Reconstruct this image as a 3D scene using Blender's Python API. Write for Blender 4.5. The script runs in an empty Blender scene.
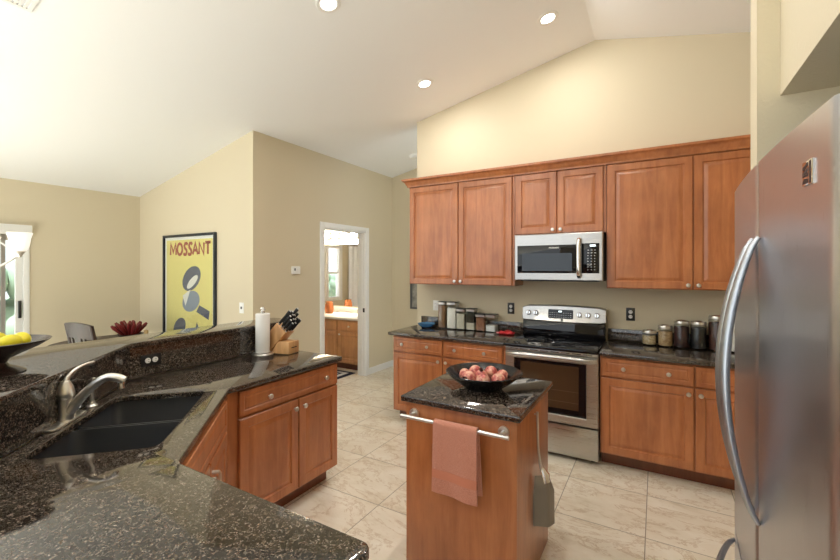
import bpy, bmesh, math, random
from mathutils import Vector, Matrix
random.seed(4)
PI = math.pi
R2 = math.sqrt(0.5)
S = bpy.context.scene
C = S.collection

# ------------------------------------------------------------------ camera
cam_d = bpy.data.cameras.new('camera')
cam = bpy.data.objects.new('camera', cam_d); C.objects.link(cam)
cam.location = (0, 0, 1.57)
cam.rotation_euler = (PI/2, 0, 0.5262)
cam_d.sensor_width = 36
cam_d.lens = 407.1/840*36
cam_d.shift_y = -11.5/840
cam_d.clip_start = 0.02
S.camera = cam

# ------------------------------------------------------------------ world
W = bpy.data.worlds.new('world'); S.world = W
W.use_nodes = True
bg = W.node_tree.nodes['Background']
bg.inputs[0].default_value = (0.90, 0.96, 1.0, 1)
bg.inputs[1].default_value = 1.35
# daylight falling on the open living-room floor behind the camera
sun_d = bpy.data.lights.new('sun', 'SUN'); sun_d.energy = 17.5; sun_d.angle = 0.02; sun_d.color = (0.90, 0.96, 1.0)
sun = bpy.data.objects.new('sun', sun_d); C.objects.link(sun)
sun.rotation_euler = (math.radians(15), 0, 0)      # 75 degrees high, from behind the camera
# ------------------------------------------------------------------ exposure
S.view_settings.view_transform = 'Standard'
S.view_settings.look = 'None'
S.view_settings.exposure = 0.31
S.view_settings.gamma = 1.0
S.view_settings.use_curve_mapping = False
DOWNLIGHT = 8.0
FLUSH = 1.0

# ------------------------------------------------------------------ materials
def lin(r, g, b):
    f = lambda c: (c/255/12.92) if c/255 <= 0.04045 else ((c/255+0.055)/1.055)**2.4
    return (f(r), f(g), f(b), 1)

def mat(name, col=(0.8, 0.8, 0.8, 1), rough=0.5, metal=0.0, **kw):
    m = bpy.data.materials.new(name); m.use_nodes = True
    b = m.node_tree.nodes['Principled BSDF']
    b.inputs['Base Color'].default_value = col
    b.inputs['Roughness'].default_value = rough
    b.inputs['Metallic'].default_value = metal
    for k, v in kw.items():
        b.inputs[k.replace('_', ' ')].default_value = v
    return m

def nd(m, t, **kw):
    n = m.node_tree.nodes.new(t)
    for k, v in kw.items():
        if k in n.inputs: n.inputs[k].default_value = v
        else: setattr(n, k, v)
    return n

def lk(m, a, b): m.node_tree.links.new(a, b)

def coords(m, scale=(1, 1, 1), loc=(0, 0, 0), rot=(0, 0, 0)):
    tc = nd(m, 'ShaderNodeTexCoord'); mp = nd(m, 'ShaderNodeMapping')
    mp.inputs['Scale'].default_value = scale
    mp.inputs['Location'].default_value = loc
    mp.inputs['Rotation'].default_value = rot
    lk(m, tc.outputs['Object'], mp.inputs['Vector'])
    return mp.outputs['Vector']

def ramp(m, fac, stops, interp='LINEAR'):
    r = nd(m, 'ShaderNodeValToRGB'); r.color_ramp.interpolation = interp
    e = r.color_ramp.elements
    while len(e) < len(stops): e.new(0.5)
    for i, (p, c) in enumerate(stops):
        e[i].position = p; e[i].color = c
    lk(m, fac, r.inputs['Fac'])
    return r.outputs['Color']

def bump(m, height, strength=0.2, dist=0.01):
    b = nd(m, 'ShaderNodeBump'); b.inputs['Strength'].default_value = strength
    b.inputs['Distance'].default_value = dist
    lk(m, height, b.inputs['Height'])
    lk(m, b.outputs['Normal'], m.node_tree.nodes['Principled BSDF'].inputs['Normal'])

def base(m): return m.node_tree.nodes['Principled BSDF'].inputs['Base Color']

def noise(m, vec, scale, detail=4, rough=0.55, dist=0.0):
    n = nd(m, 'ShaderNodeTexNoise'); n.inputs['Scale'].default_value = scale
    n.inputs['Detail'].default_value = detail; n.inputs['Roughness'].default_value = rough
    n.inputs['Distortion'].default_value = dist
    lk(m, vec, n.inputs['Vector'])
    return n.outputs['Fac']

def mixc(m, fac, a, b, mode='MIX'):
    x = nd(m, 'ShaderNodeMix', data_type='RGBA', blend_type=mode)
    if hasattr(fac, 'links'): lk(m, fac, x.inputs[0])
    else: x.inputs[0].default_value = fac
    for s, v in ((6, a), (7, b)):
        if hasattr(v, 'links'): lk(m, v, x.inputs[s])
        else: x.inputs[s].default_value = v
    return x.outputs[2]

def paint(name, col, b=0.12, scale=170):
    m = mat(name, col, 0.62)
    v = coords(m)
    bump(m, noise(m, v, scale, 3), b, 0.004)
    return m

def wood(name, c0, c1, c2, rough=0.33, grain=(9, 9, 0.9), coat=0.6):
    m = mat(name, c0, rough, Coat_Weight=coat, Coat_Roughness=0.24)
    v = coords(m, grain)
    n1 = noise(m, v, 2.2, 6, 0.6, 0.6)
    col = ramp(m, n1, [(0.28, c1), (0.5, c0), (0.74, c2)])
    v2 = coords(m, (1.3, 1.3, 0.7))
    n2 = noise(m, v2, 3.0, 4, 0.6)
    dark = ramp(m, n2, [(0.35, (0.80, 0.76, 0.74, 1)), (0.62, (1.06, 1.05, 1.04, 1))])
    lk(m, mixc(m, 1.0, col, dark, 'MULTIPLY'), base(m))
    return m

def granite(name, rough=0.07):
    m = mat(name, (0.01, 0.01, 0.01, 1), rough, Specular_IOR_Level=1.0)
    v = coords(m)
    vo = nd(m, 'ShaderNodeTexVoronoi'); vo.inputs['Scale'].default_value = 290
    lk(m, v, vo.inputs['Vector'])
    sp = nd(m, 'ShaderNodeSeparateColor'); lk(m, vo.outputs['Color'], sp.inputs[0])
    K = (0.006, 0.005, 0.005, 1)
    c1 = ramp(m, sp.outputs[0], [(0.0, K), (0.24, (0.022, 0.015, 0.011, 1)), (0.44, (0.065, 0.043, 0.030, 1)),
                                 (0.66, (0.125, 0.096, 0.076, 1)), (0.88, (0.21, 0.18, 0.155, 1))], 'CONSTANT')
    vo2 = nd(m, 'ShaderNodeTexVoronoi'); vo2.inputs['Scale'].default_value = 110
    lk(m, v, vo2.inputs['Vector'])
    sp2 = nd(m, 'ShaderNodeSeparateColor'); lk(m, vo2.outputs['Color'], sp2.inputs[0])
    msk = ramp(m, sp2.outputs[1], [(0.0, (0.35, 0.35, 0.35, 1)), (0.35, (0.8, 0.8, 0.8, 1)), (0.8, (1.3, 1.3, 1.3, 1))], 'CONSTANT')
    lk(m, mixc(m, 1.0, c1, msk, 'MULTIPLY'), base(m))
    return m

M = {}
M['wall'] = paint('cream_wall_paint', lin(213, 202, 176))
M['wall_tex'] = paint('textured_wall_paint', lin(213, 202, 176), 0.5, 90)
M['white'] = mat('white_trim_paint', lin(238, 238, 236), 0.35)
M['ceiling'] = paint('white_ceiling_paint', lin(244, 246, 248), 0.08, 120)
M['wood'] = wood('cherry_stained_maple', lin(186, 116, 70), lin(168, 99, 58), lin(200, 131, 82))
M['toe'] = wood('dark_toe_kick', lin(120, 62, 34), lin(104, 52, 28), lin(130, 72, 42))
M['oak'] = wood('oak_vanity', lin(196, 142, 92), lin(176, 122, 76), lin(210, 160, 110), 0.4)
M['block'] = wood('pale_beech', lin(214, 166, 112), lin(200, 150, 96), lin(224, 180, 128), 0.45, (14, 14, 2))
M['darkwood'] = wood('espresso_wood', lin(46, 26, 20), lin(34, 18, 14), lin(58, 34, 26), 0.4, coat=0.08)
M['granite'] = granite('black_brown_granite')
M['steel'] = mat('brushed_steel', (0.62, 0.60, 0.57, 1), 0.27, 1.0)
def brushed(name, col, rough, sc):
    m = mat(name, col, rough, 1.0)
    v = coords(m, sc)
    n = noise(m, v, 5, 5, 0.7)
    bump(m, n, 0.03, 0.002)
    r = nd(m, 'ShaderNodeMapRange'); r.inputs['To Min'].default_value = rough*0.8; r.inputs['To Max'].default_value = rough*1.25
    lk(m, n, r.inputs['Value']); lk(m, r.outputs['Result'], m.node_tree.nodes['Principled BSDF'].inputs['Roughness'])
    return m
M['steel'] = brushed('brushed_steel', (0.52, 0.505, 0.485, 1), 0.28, (1, 30, 60))
M['fridge'] = brushed('brushed_fridge_steel', (0.60, 0.615, 0.665, 1), 0.29, (40, 40, 1))
M['fhandle'] = mat('satin_handle_steel', (0.45, 0.49, 0.55, 1), 0.36, 1.0)
M['fside'] = mat('grey_fridge_side', (0.09, 0.09, 0.095, 1), 0.5)
M['chrome'] = mat('polished_chrome', (0.85, 0.85, 0.85, 1), 0.08, 1.0)
M['nickel'] = mat('satin_nickel', (0.72, 0.70, 0.67, 1), 0.32, 1.0)
M['black'] = mat('black_plastic', (0.012, 0.012, 0.013, 1), 0.35)
M['blackglass'] = mat('black_glass', (0.006, 0.006, 0.008, 1), 0.05)
M['ovenglass'] = mat('oven_window_glass', (0.07, 0.038, 0.02, 1), 0.05)
M['mwglass'] = mat('microwave_window_glass', (0.035, 0.045, 0.06, 1), 0.06)
M['sink'] = mat('black_composite', (0.036, 0.038, 0.043, 1), 0.35)
M['plastic'] = mat('white_plastic', lin(240, 240, 238), 0.35)
M['paper'] = paint('paper_towel', lin(240, 238, 234), 0.3, 120)
M['cermark'] = mat('burner_ring_print', (0.05, 0.05, 0.055, 1), 0.12)
M['mark'] = mat('white_print', (0.75, 0.75, 0.75, 1), 0.5)
M['dish'] = mat('black_glazed_dish', (0.010, 0.010, 0.011, 1), 0.2)
M['bronze'] = mat('dark_bronze_wood', (0.030, 0.018, 0.015, 1), 0.22)
def thin_glass(name, tint, ior):
    m = bpy.data.materials.new(name); m.use_nodes = True; t = m.node_tree; t.nodes.clear()
    o = t.nodes.new('ShaderNodeOutputMaterial'); mx = t.nodes.new('ShaderNodeMixShader'); fr = t.nodes.new('ShaderNodeMapRange')
    lw = t.nodes.new('ShaderNodeLayerWeight'); lw.inputs['Blend'].default_value = 0.5; pw = t.nodes.new('ShaderNodeMath'); pw.operation = 'POWER'; pw.inputs[1].default_value = 4.0
    tr = t.nodes.new('ShaderNodeBsdfTransparent'); gl = t.nodes.new('ShaderNodeBsdfGlossy')
    fr.inputs['To Min'].default_value = 0.03; fr.inputs['To Max'].default_value = 0.8; t.links.new(lw.outputs['Facing'], pw.inputs[0]); t.links.new(pw.outputs[0], fr.inputs['Value']); tr.inputs['Color'].default_value = tint; gl.inputs['Roughness'].default_value = 0.03
    t.links.new(fr.outputs[0], mx.inputs[0]); t.links.new(tr.outputs[0], mx.inputs[1]); t.links.new(gl.outputs[0], mx.inputs[2]); t.links.new(mx.outputs[0], o.inputs[0])
    return m
M['pane'] = thin_glass('window_pane_glass', (0.97, 0.98, 0.98, 1), 1.35)
M['glass'] = thin_glass('clear_glass', (0.96, 0.97, 0.97, 1), 1.3)
M['mirror'] = mat('mirror_silver', (0.9, 0.9, 0.9, 1), 0.01, 1.0)
M['cultured'] = mat('white_cultured_marble', lin(238, 234, 224), 0.2)
M['amber'] = mat('amber_glass', lin(196, 122, 76), 0.12, Transmission_Weight=0.35, IOR=1.3)
M['blueglass'] = mat('blue_glass', lin(120, 185, 240), 0.08, Transmission_Weight=0.6, IOR=1.35)
M['redcloth'] = mat('red_cloth', lin(176, 22, 30), 0.6)
M['blind'] = mat('grey_fabric_blind', lin(170, 166, 160), 0.7)
M['navy'] = mat('navy_pile', lin(32, 32, 52), 0.9)
M['rugwhite'] = mat('white_pile', lin(205, 203, 200), 0.9)
M['curtain'] = mat('white_curtain', lin(238, 240, 245), 0.7)
M['patio'] = mat('patio_concrete', lin(190, 186, 178), 0.8)
M['leaf'] = mat('hedge_leaf', lin(128, 146, 124), 0.7)
M['lemon'] = mat('lemon_peel', lin(226, 212, 40), 0.4)
M['spat'] = brushed('dark_steel_blade', (0.24, 0.215, 0.19, 1), 0.32, (60, 60, 2))
M['content'] = {}
def grains(name, c0, c1, sc=130):
    m = mat(name, c0, 0.6)
    v = coords(m)
    vo = nd(m, 'ShaderNodeTexVoronoi'); vo.inputs['Scale'].default_value = sc
    lk(m, v, vo.inputs['Vector'])
    sp = nd(m, 'ShaderNodeSeparateColor'); lk(m, vo.outputs['Color'], sp.inputs[0])
    lk(m, ramp(m, sp.outputs[0], [(0.1, c1), (0.9, c0)]), base(m))
    bump(m, vo.outputs['Distance'], 0.6, 0.004)
    return m
def emit(name, col, s):
    m = mat(name, (0.8, 0.8, 0.8, 1), 0.4)
    b = m.node_tree.nodes['Principled BSDF']
    b.inputs['Emission Color'].default_value = col
    b.inputs['Emission Strength'].default_value = s
    return m
M['lamp'] = emit('downlight_lens', (1, 0.96, 0.9, 1), 9)
M['shade'] = emit('lit_frosted_shade', (1, 0.93, 0.82, 1), 0.55)
M['bulb'] = emit('lit_vanity_bulb', (1, 0.93, 0.8, 1), 4.0)
M['display'] = emit('lit_display', (0.8, 0.95, 1, 1), 1.2)

def floor_mat():
    m = mat('beige_stone_tile', (0.6, 0.55, 0.47, 1), 0.3)
    v = coords(m, (1, 1, 1), (0.056+0.513*20, -2.71+0.513*20, 0))
    br = nd(m, 'ShaderNodeTexBrick', offset=0.0, squash=1.0)
    br.inputs['Scale'].default_value = 1.0
    br.inputs['Mortar Size'].default_value = 0.0028
    br.inputs['Mortar Smooth'].default_value = 0.1
    br.inputs['Bias'].default_value = 0.0
    br.inputs['Brick Width'].default_value = 0.513
    br.inputs['Row Height'].default_value = 0.513
    br.inputs['Color1'].default_value = (0.35, 0.35, 0.35, 1)
    br.inputs['Color2'].default_value = (0.75, 0.75, 0.75, 1)
    br.inputs['Mortar'].default_value = (0, 0, 0, 1)
    lk(m, v, br.inputs['Vector'])
    # each tile shifts the vein pattern
    sh = nd(m, 'ShaderNodeVectorMath', operation='SCALE'); sh.inputs['Scale'].default_value = 7.0
    lk(m, br.outputs['Color'], sh.inputs[0])
    ad = nd(m, 'ShaderNodeVectorMath', operation='ADD')
    lk(m, v, ad.inputs[0]); lk(m, sh.outputs[0], ad.inputs[1])
    mp = nd(m, 'ShaderNodeMapping'); mp.inputs['Rotation'].default_value = (0, 0, 0.7); mp.inputs['Scale'].default_value = (1, 2.0, 1)
    lk(m, ad.outputs[0], mp.inputs['Vector'])
    n1 = noise(m, mp.outputs[0], 3.0, 9, 0.66, 0.4)
    n2 = noise(m, mp.outputs[0], 2.4, 12, 0.72, 0.6)
    n3 = noise(m, mp.outputs[0], 14, 6, 0.7, 0.5)
    c = ramp(m, n1, [(0.30, lin(206, 193, 168)), (0.46, lin(228, 219, 202)), (0.70, lin(238, 232, 219))])
    # thin brown veins
    vein = ramp(m, n2, [(0.470, (0, 0, 0, 1)), (0.490, (1, 1, 1, 1)), (0.498, (1, 1, 1, 1)), (0.515, (0, 0, 0, 1))])
    mv = nd(m, 'ShaderNodeMath', operation='MULTIPLY')
    lk(m, vein, mv.inputs[0]); lk(m, n3, mv.inputs[1])
    mv2 = nd(m, 'ShaderNodeMath', operation='MULTIPLY'); mv2.inputs[1].default_value = 1.0
    lk(m, mv.outputs[0], mv2.inputs[0])
    c = mixc(m, mv2.outputs[0], c, lin(178, 148, 110))
    lk(m, mixc(m, br.outputs['Fac'], c, lin(150, 140, 124)), base(m))
    bump(m, n3, 0.06, 0.004)
    return m
M['floor'] = floor_mat()

def towel_mat():
    m = mat('salmon_terry', lin(206, 128, 104), 0.95, Sheen_Weight=0.3)
    v = coords(m)
    n = noise(m, v, 260, 3, 0.6)
    lk(m, ramp(m, n, [(0.3, lin(204, 128, 106)), (0.7, lin(230, 164, 140))]), base(m))
    bump(m, n, 1.0, 0.006)
    return m
M['towel'] = towel_mat()
M['towelband'] = mat('salmon_woven_band', lin(212, 136, 110), 0.8)
def pom_mat():
    m = mat('pomegranate_skin', lin(200, 110, 100), 0.32)
    v = coords(m)
    n = noise(m, v, 30, 5, 0.65)
    lk(m, ramp(m, n, [(0.36, lin(140, 40, 46)), (0.47, lin(196, 104, 98)), (0.6, lin(226, 176, 150))]), base(m))
    return m
M['pom'] = pom_mat()
M['calyx'] = mat('dry_calyx', lin(58, 22, 20), 0.7)

# ------------------------------------------------------------------ mesh builder
class MB:
    def __init__(s): s.bm = bmesh.new()
    def join(s, b, mtx=None):
        if mtx is not None: bmesh.ops.transform(b, matrix=mtx, verts=b.verts)
        bmesh.ops.recalc_face_normals(b, faces=b.faces)
        me = bpy.data.meshes.new('tmp'); b.to_mesh(me); b.free()
        s.bm.from_mesh(me); bpy.data.meshes.remove(me)
        return s
    def box(s, a, c, bev=0.0, seg=2, mtx=None):
        b = bmesh.new(); bmesh.ops.create_cube(b, size=1)
        for v in b.verts:
            v.co = Vector([(a[i]+c[i])/2 + v.co[i]*(c[i]-a[i]) for i in range(3)])
        if bev > 0:
            bmesh.ops.bevel(b, geom=list(b.edges), offset=bev, segments=seg, affect='EDGES', profile=0.5)
        return s.join(b, mtx)
    def prism(s, poly, a0, a1, axis='z', holes=(), bev=0.0, seg=2, mtx=None):
        b = bmesh.new(); ed = []
        def P(p, a):
            return {'z': (p[0], p[1], a), 'y': (p[0], a, p[1]), 'x': (a, p[0], p[1])}[axis]
        for lp in [poly] + list(holes):
            vs = [b.verts.new(P(p, a0)) for p in lp]
            for i in range(len(vs)): ed.append(b.edges.new((vs[i], vs[(i+1) % len(vs)])))
        if holes:
            r = bmesh.ops.triangle_fill(b, edges=ed, use_beauty=True, use_dissolve=False)
            faces = [g for g in r['geom'] if isinstance(g, bmesh.types.BMFace)]
        else:
            faces = [b.faces.new(vs)]
        d = {'z': Vector((0, 0, a1-a0)), 'y': Vector((0, a1-a0, 0)), 'x': Vector((a1-a0, 0, 0))}[axis]
        ex = bmesh.ops.extrude_face_region(b, geom=faces)
        nv = [g for g in ex['geom'] if isinstance(g, bmesh.types.BMVert)]
        bmesh.ops.translate(b, vec=d, verts=nv)
        if not holes:
            pass
        bmesh.ops.recalc_face_normals(b, faces=b.faces)
        if bev > 0:
            sharp = [e for e in b.edges if len(e.link_faces) == 2 and e.calc_face_angle() > 0.6]
            bmesh.ops.bevel(b, geom=sharp, offset=bev, segments=seg, affect='EDGES', profile=0.5)
        return s.join(b, mtx)
    def lathe(s, prof, seg=32, mtx=None, sx=1.0, sy=1.0):
        b = bmesh.new(); rings = []
        for r, z in prof:
            if r < 1e-6: rings.append([b.verts.new((0, 0, z))])
            else: rings.append([b.verts.new((r*sx*math.cos(2*PI*i/seg), r*sy*math.sin(2*PI*i/seg), z)) for i in range(seg)])
        for p, q in zip(rings, rings[1:]):
            for i in range(seg):
                j = (i+1) % seg
                if len(p) == 1 and len(q) == 1: continue
                if len(p) == 1: b.faces.new((p[0], q[i], q[j]))
                elif len(q) == 1: b.faces.new((p[i], q[0], p[j]))
                else: b.faces.new((p[i], q[i], q[j], p[j]))
        return s.join(b, mtx)
    def cyl(s, p0, p1, r, seg=24, r1=None):
        p0, p1 = Vector(p0), Vector(p1); d = p1-p0; L = d.length
        q = d.to_track_quat('Z', 'Y').to_matrix().to_4x4()
        return s.lathe([(0, 0), (r, 0), (r if r1 is None else r1, L), (0, L)], seg, Matrix.Translation(p0) @ q)
    def sphere(s, c, r, seg=20, rings=12, sz=1.0):
        prof = [(r*math.sin(PI*i/rings), -r*sz*math.cos(PI*i/rings)) for i in range(rings+1)]
        prof[0] = (0, -r*sz); prof[-1] = (0, r*sz)
        return s.lathe(prof, seg, Matrix.Translation(Vector(c)))
    def tube(s, pts, rad, seg=14, flat=1.0, side=None):
        """swept tube; flat < 1 squeezes the section across `side`"""
        b = bmesh.new(); pts = [Vector(p) for p in pts]; n = len(pts)
        if not hasattr(rad, '__len__'): rad = [rad]*n
        rings = []; ref = Vector(side) if side is not None else None; prev = None
        for i, p in enumerate(pts):
            t = (pts[min(i+1, n-1)] - pts[max(i-1, 0)]).normalized()
            if ref is not None: u = (ref - t*ref.dot(t)).normalized()
            elif prev is None:
                a = Vector((0, 0, 1)) if abs(t.z) < 0.9 else Vector((1, 0, 0))
                u = (a - t*a.dot(t)).normalized()
            else: u = (prev - t*prev.dot(t)).normalized()
            prev = u; w = t.cross(u)
            rings.append([b.verts.new(p + (u*math.cos(2*PI*k/seg) + w*math.sin(2*PI*k/seg)*flat)*rad[i]) for k in range(seg)])
        for p, q in zip(rings, rings[1:]):
            for k in range(seg): b.faces.new((p[k], p[(k+1) % seg], q[(k+1) % seg], q[k]))
        b.faces.new(rings[0]); b.faces.new(rings[-1])
        return s.join(b)
    def rects(s, x0, x1, z0, z1, loops, mtx=None):
        """nested rectangles (inset, depth): a moulded panel whose front looks along -y"""
        b = bmesh.new(); rings = []
        for ins, dep in loops:
            a, c, e, f = x0+ins, x1-ins, z0+ins, z1-ins
            rings.append([b.verts.new(q) for q in ((a, dep, e), (c, dep, e), (c, dep, f), (a, dep, f))])
        for p, q in zip(rings, rings[1:]):
            for i in range(4): b.faces.new((p[i], p[(i+1) % 4], q[(i+1) % 4], q[i]))
        b.faces.new(rings[0]); b.faces.new(rings[-1])
        return s.join(b, mtx)

def smooth_curve(pts, n=8):
    pts = [Vector(p) for p in pts]; out = []
    P = [pts[0]*2-pts[1]] + pts + [pts[-1]*2-pts[-2]]
    for i in range(1, len(P)-2):
        for k in range(n):
            t = k/n
            a, b, c, d = P[i-1], P[i], P[i+1], P[i+2]
            out.append(0.5*((2*b) + (c-a)*t + (2*a-5*b+4*c-d)*t*t + (3*b-a-3*c+d)*t**3))
    out.append(pts[-1])
    return out
def lerps(vals, n):
    m = len(vals)-1; out = []
    for i in range(n):
        t = i/(n-1)*m; k = min(int(t), m-1); f = t-k
        out.append(vals[k]*(1-f)+vals[k+1]*f)
    return out

def obj(name, mb, m, parent=None, smooth=True, label=None, angle=35):
    me = bpy.data.meshes.new(name); mb.bm.to_mesh(me); mb.bm.free()
    if smooth:
        me.polygons.foreach_set('use_smooth', [True]*len(me.polygons))
        me.set_sharp_from_angle(angle=math.radians(angle))
    me.materials.append(m)
    o = bpy.data.objects.new(name, me); C.objects.link(o)
    if parent is not None: o.parent = parent
    if label: o['label'] = label
    return o
def thing(name, label, cat, loc=(0, 0, 0), rotz=0.0, group=None):
    o = bpy.data.objects.new(name, None); C.objects.link(o)
    o.empty_display_size = 0.05
    o.location = loc; o.rotation_euler = (0, 0, rotz)
    o['label'] = label; o['category'] = cat
    if group: o['group'] = group
    return o
def tag(o, label, cat, group=None):
    o['label'] = label; o['category'] = cat
    if group: o['group'] = group
    return o
def struct(name, mb, m, label=None, parent=None, smooth=False):
    o = obj(name, mb, m, parent, smooth)
    o['kind'] = 'structure'
    if label: o['label'] = label
    return o
def rounded(poly, rads, n=6):
    out = []; L = len(poly)
    for i, p in enumerate(poly):
        r = rads[i] if hasattr(rads, '__len__') else rads
        p = Vector(p); a = Vector(poly[i-1]); c = Vector(poly[(i+1) % L])
        if r <= 0: out.append(tuple(p)); continue
        d0 = (a-p).normalized(); d1 = (c-p).normalized()
        ang = d0.angle(d1); k = r/math.tan(ang/2)
        k = min(k, (a-p).length*0.49, (c-p).length*0.49)
        s, e = p+d0*k, p+d1*k
        for j in range(n+1):
            t = j/n
            q = s*(1-t)**2 + p*2*t*(1-t) + e*t*t
            out.append((q.x, q.y))
    return out
def UV(u, v): return ((v-u)*R2, (u+v)*R2)      # diagonal corner axes: u along the sink, v towards the kitchen

def text_mesh(name, body, size, m, parent, loc, rot, ext=0.001, offset=0.0, sx=1.0, label=None):
    cu = bpy.data.curves.new('txt', 'FONT'); cu.body = body; cu.size = size; cu.extrude = ext; cu.offset = offset
    cu.align_x = 'CENTER'; cu.align_y = 'CENTER'
    t = bpy.data.objects.new('txt', cu); C.objects.link(t)
    bpy.context.view_layer.update()
    dg = bpy.context.evaluated_depsgraph_get()
    me = bpy.data.meshes.new_from_object(t.evaluated_get(dg))
    bpy.data.objects.remove(t); bpy.data.curves.remove(cu)
    me.name = name
    me.transform(Matrix.Translation(Vector(loc)) @ rot.to_4x4() @ Matrix.Diagonal((sx, 1, 1, 1)))
    me.materials.clear(); me.materials.append(m)
    o = bpy.data.objects.new(name, me); C.objects.link(o); o.parent = parent
    if label: o['label'] = label
    return o
FRONT = Matrix.Rotation(PI/2, 3, 'X')          # text standing upright, read from -y

# ================================================================== STRUCTURE
zl = lambda x: 3.833 + 0.218*x                 # vault, left slope
zr = lambda x: 3.724 - 0.226*(x+0.5)           # vault, right slope
XL, YP, XB, YH, YB, XE = -5.986, 2.832, -3.685, 5.45, 4.15, -2.45

struct('floor', MB().box((-8.0, -9.0, -0.1), (4.0, 5.65, 0)), M['floor'], 'beige veined stone tile floor')
struct('ceiling', MB().prism([(-6.2, zl(-6.2)), (-0.5, zl(-0.5)), (1.25, zr(1.25)), (1.25, zr(1.25)+0.12), (-0.5, zl(-0.5)+0.12), (-6.2, zl(-6.2)+0.12)], -1.6, 5.65, 'y'), M['ceiling'], 'white vaulted ceiling')
struct('wall_dining', MB().prism([(-6.106, 0), (XB-0.12, 0), (XB-0.12, zl(XB-0.12)), (-6.106, zl(-6.106))], YP, YP+0.12, 'y'), M['wall'])
struct('wall_bathroom', MB().prism([(YP, 0), (3.885, 0), (3.885, 2.10), (4.75, 2.10), (4.75, 0), (YH, 0), (YH, 3.03), (YP, 3.03)], XB-0.12, XB, 'x'), M['wall'])
struct('wall_hall', MB().prism([(-6.02, 0), (-1.2, 0), (-1.2, zl(-1.2)), (-6.02, zl(-6.02))], YH, YH+0.12, 'y'), M['wall'])  # extended unseen behind the back wall, end left open to let daylight in
struct('wall_back', MB().prism([(XE, 0), (1.17, 0), (1.17, zr(1.17)), (-0.5, 3.724), (XE, zl(XE))], YB, YB+0.12, 'y'), M['wall'])
struct('wall_right', MB().prism([(1.05, 0), (1.17, 0), (1.17, zr(1.17)), (1.05, zr(1.05))], -1.6, YB, 'y'), M['wall'])
struct('wall_partition', MB().prism([(0.30, 0), (1.05, 0), (1.05, zr(1.05)), (0.30, zr(0.30))], 1.80, 1.91, 'y'), M['wall_tex'])
struct('wall_alcove', MB().prism([(0.30, 0), (1.05, 0), (1.05, zr(1.05)), (0.30, zr(0.30))], 0.70, 0.81, 'y'), M['wall_tex'])
struct('wall_behind', MB().prism([(-0.9, 0), (1.17, 0), (1.17, zr(1.17)), (-0.5, 3.724), (-0.9, zl(-0.9))], -1.72, -1.6, 'y'), M['wall'])  # unseen wall, added to block light from behind on the right
struct('soffit', MB().prism([(0.361, 2.153), (1.05, 2.153), (1.05, zr(1.05)), (0.361, zr(0.361))], 0.81, 1.80, 'y'), M['wall_tex'], 'cream soffit over the refrigerator')
struct('wall_left', MB().prism([(-1.6, 0), (-0.35, 0), (-0.35, 2.0), (1.69, 2.0), (1.69, 0), (YP, 0), (YP, zl(XL)), (-1.6, zl(XL))], XL-0.12, XL, 'x'), M['wall'])
# bathroom shell: left wall with a window opening
struct('wall_bathroom_left', MB().prism([(YP+0.12, 0), (YH, 0), (YH, 2.52), (YP+0.12, 2.52)], -6.02, -5.90, 'x',
       holes=[[(4.16, 0.95), (4.56, 0.95), (4.56, 2.02), (4.16, 2.02)]]), M['wall'])
struct('baseboard_bathroom', MB().box((XB, 4.83, 0), (XB+0.014, YH-0.001, 0.095), 0.004), M['white'])
struct('baseboard_hall', MB().box((XB+0.014, YH-0.014, 0), (XE, YH, 0.095), 0.004), M['white'])
struct('baseboard_dining', MB().box((XL+0.014, YP-0.014, 0), (XB, YP, 0.095), 0.004), M['white'])
struct('baseboard_left', MB().box((XL, 1.80, 0), (XL+0.014, YP, 0.095), 0.004), M['white'])

# bathroom doorway: casing, jambs, strike plate
def doorway():
    e = bpy.data.objects.new('door_2', None); C.objects.link(e); e['kind'] = 'structure'; e['label'] = 'white cased doorway into the bathroom'
    m = MB()
    for x0, x1 in ((XB, XB+0.018), (XB-0.138, XB-0.12)):
        m.box((x0, 3.815, 0), (x1, 3.89, 2.165), 0.004)
        m.box((x0, 4.745, 0), (x1, 4.82, 2.165), 0.004)
        m.box((x0, 3.885, 2.095), (x1, 4.75, 2.165), 0.004)
    obj('casing', m, M['white'], e)
    j = MB()
    j.box((XB-0.125, 3.885, 0), (XB+0.005, 3.903, 2.10)); j.box((XB-0.125, 4.732, 0), (XB+0.005, 4.75, 2.10))
    j.box((XB-0.125, 3.903, 2.082), (XB+0.005, 4.732, 2.10))
    j.box((XB-0.075, 3.903, 0), (XB-0.04, 3.913, 2.082)); j.box((XB-0.075, 4.722, 0), (XB-0.04, 4.732, 2.082))
    obj('jamb', j, M['white'], e)
    obj('strike_plate', MB().box((XB-0.03, 4.729, 0.93), (XB+0.003, 4.733, 0.99)), M['black'], e)
doorway()
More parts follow.
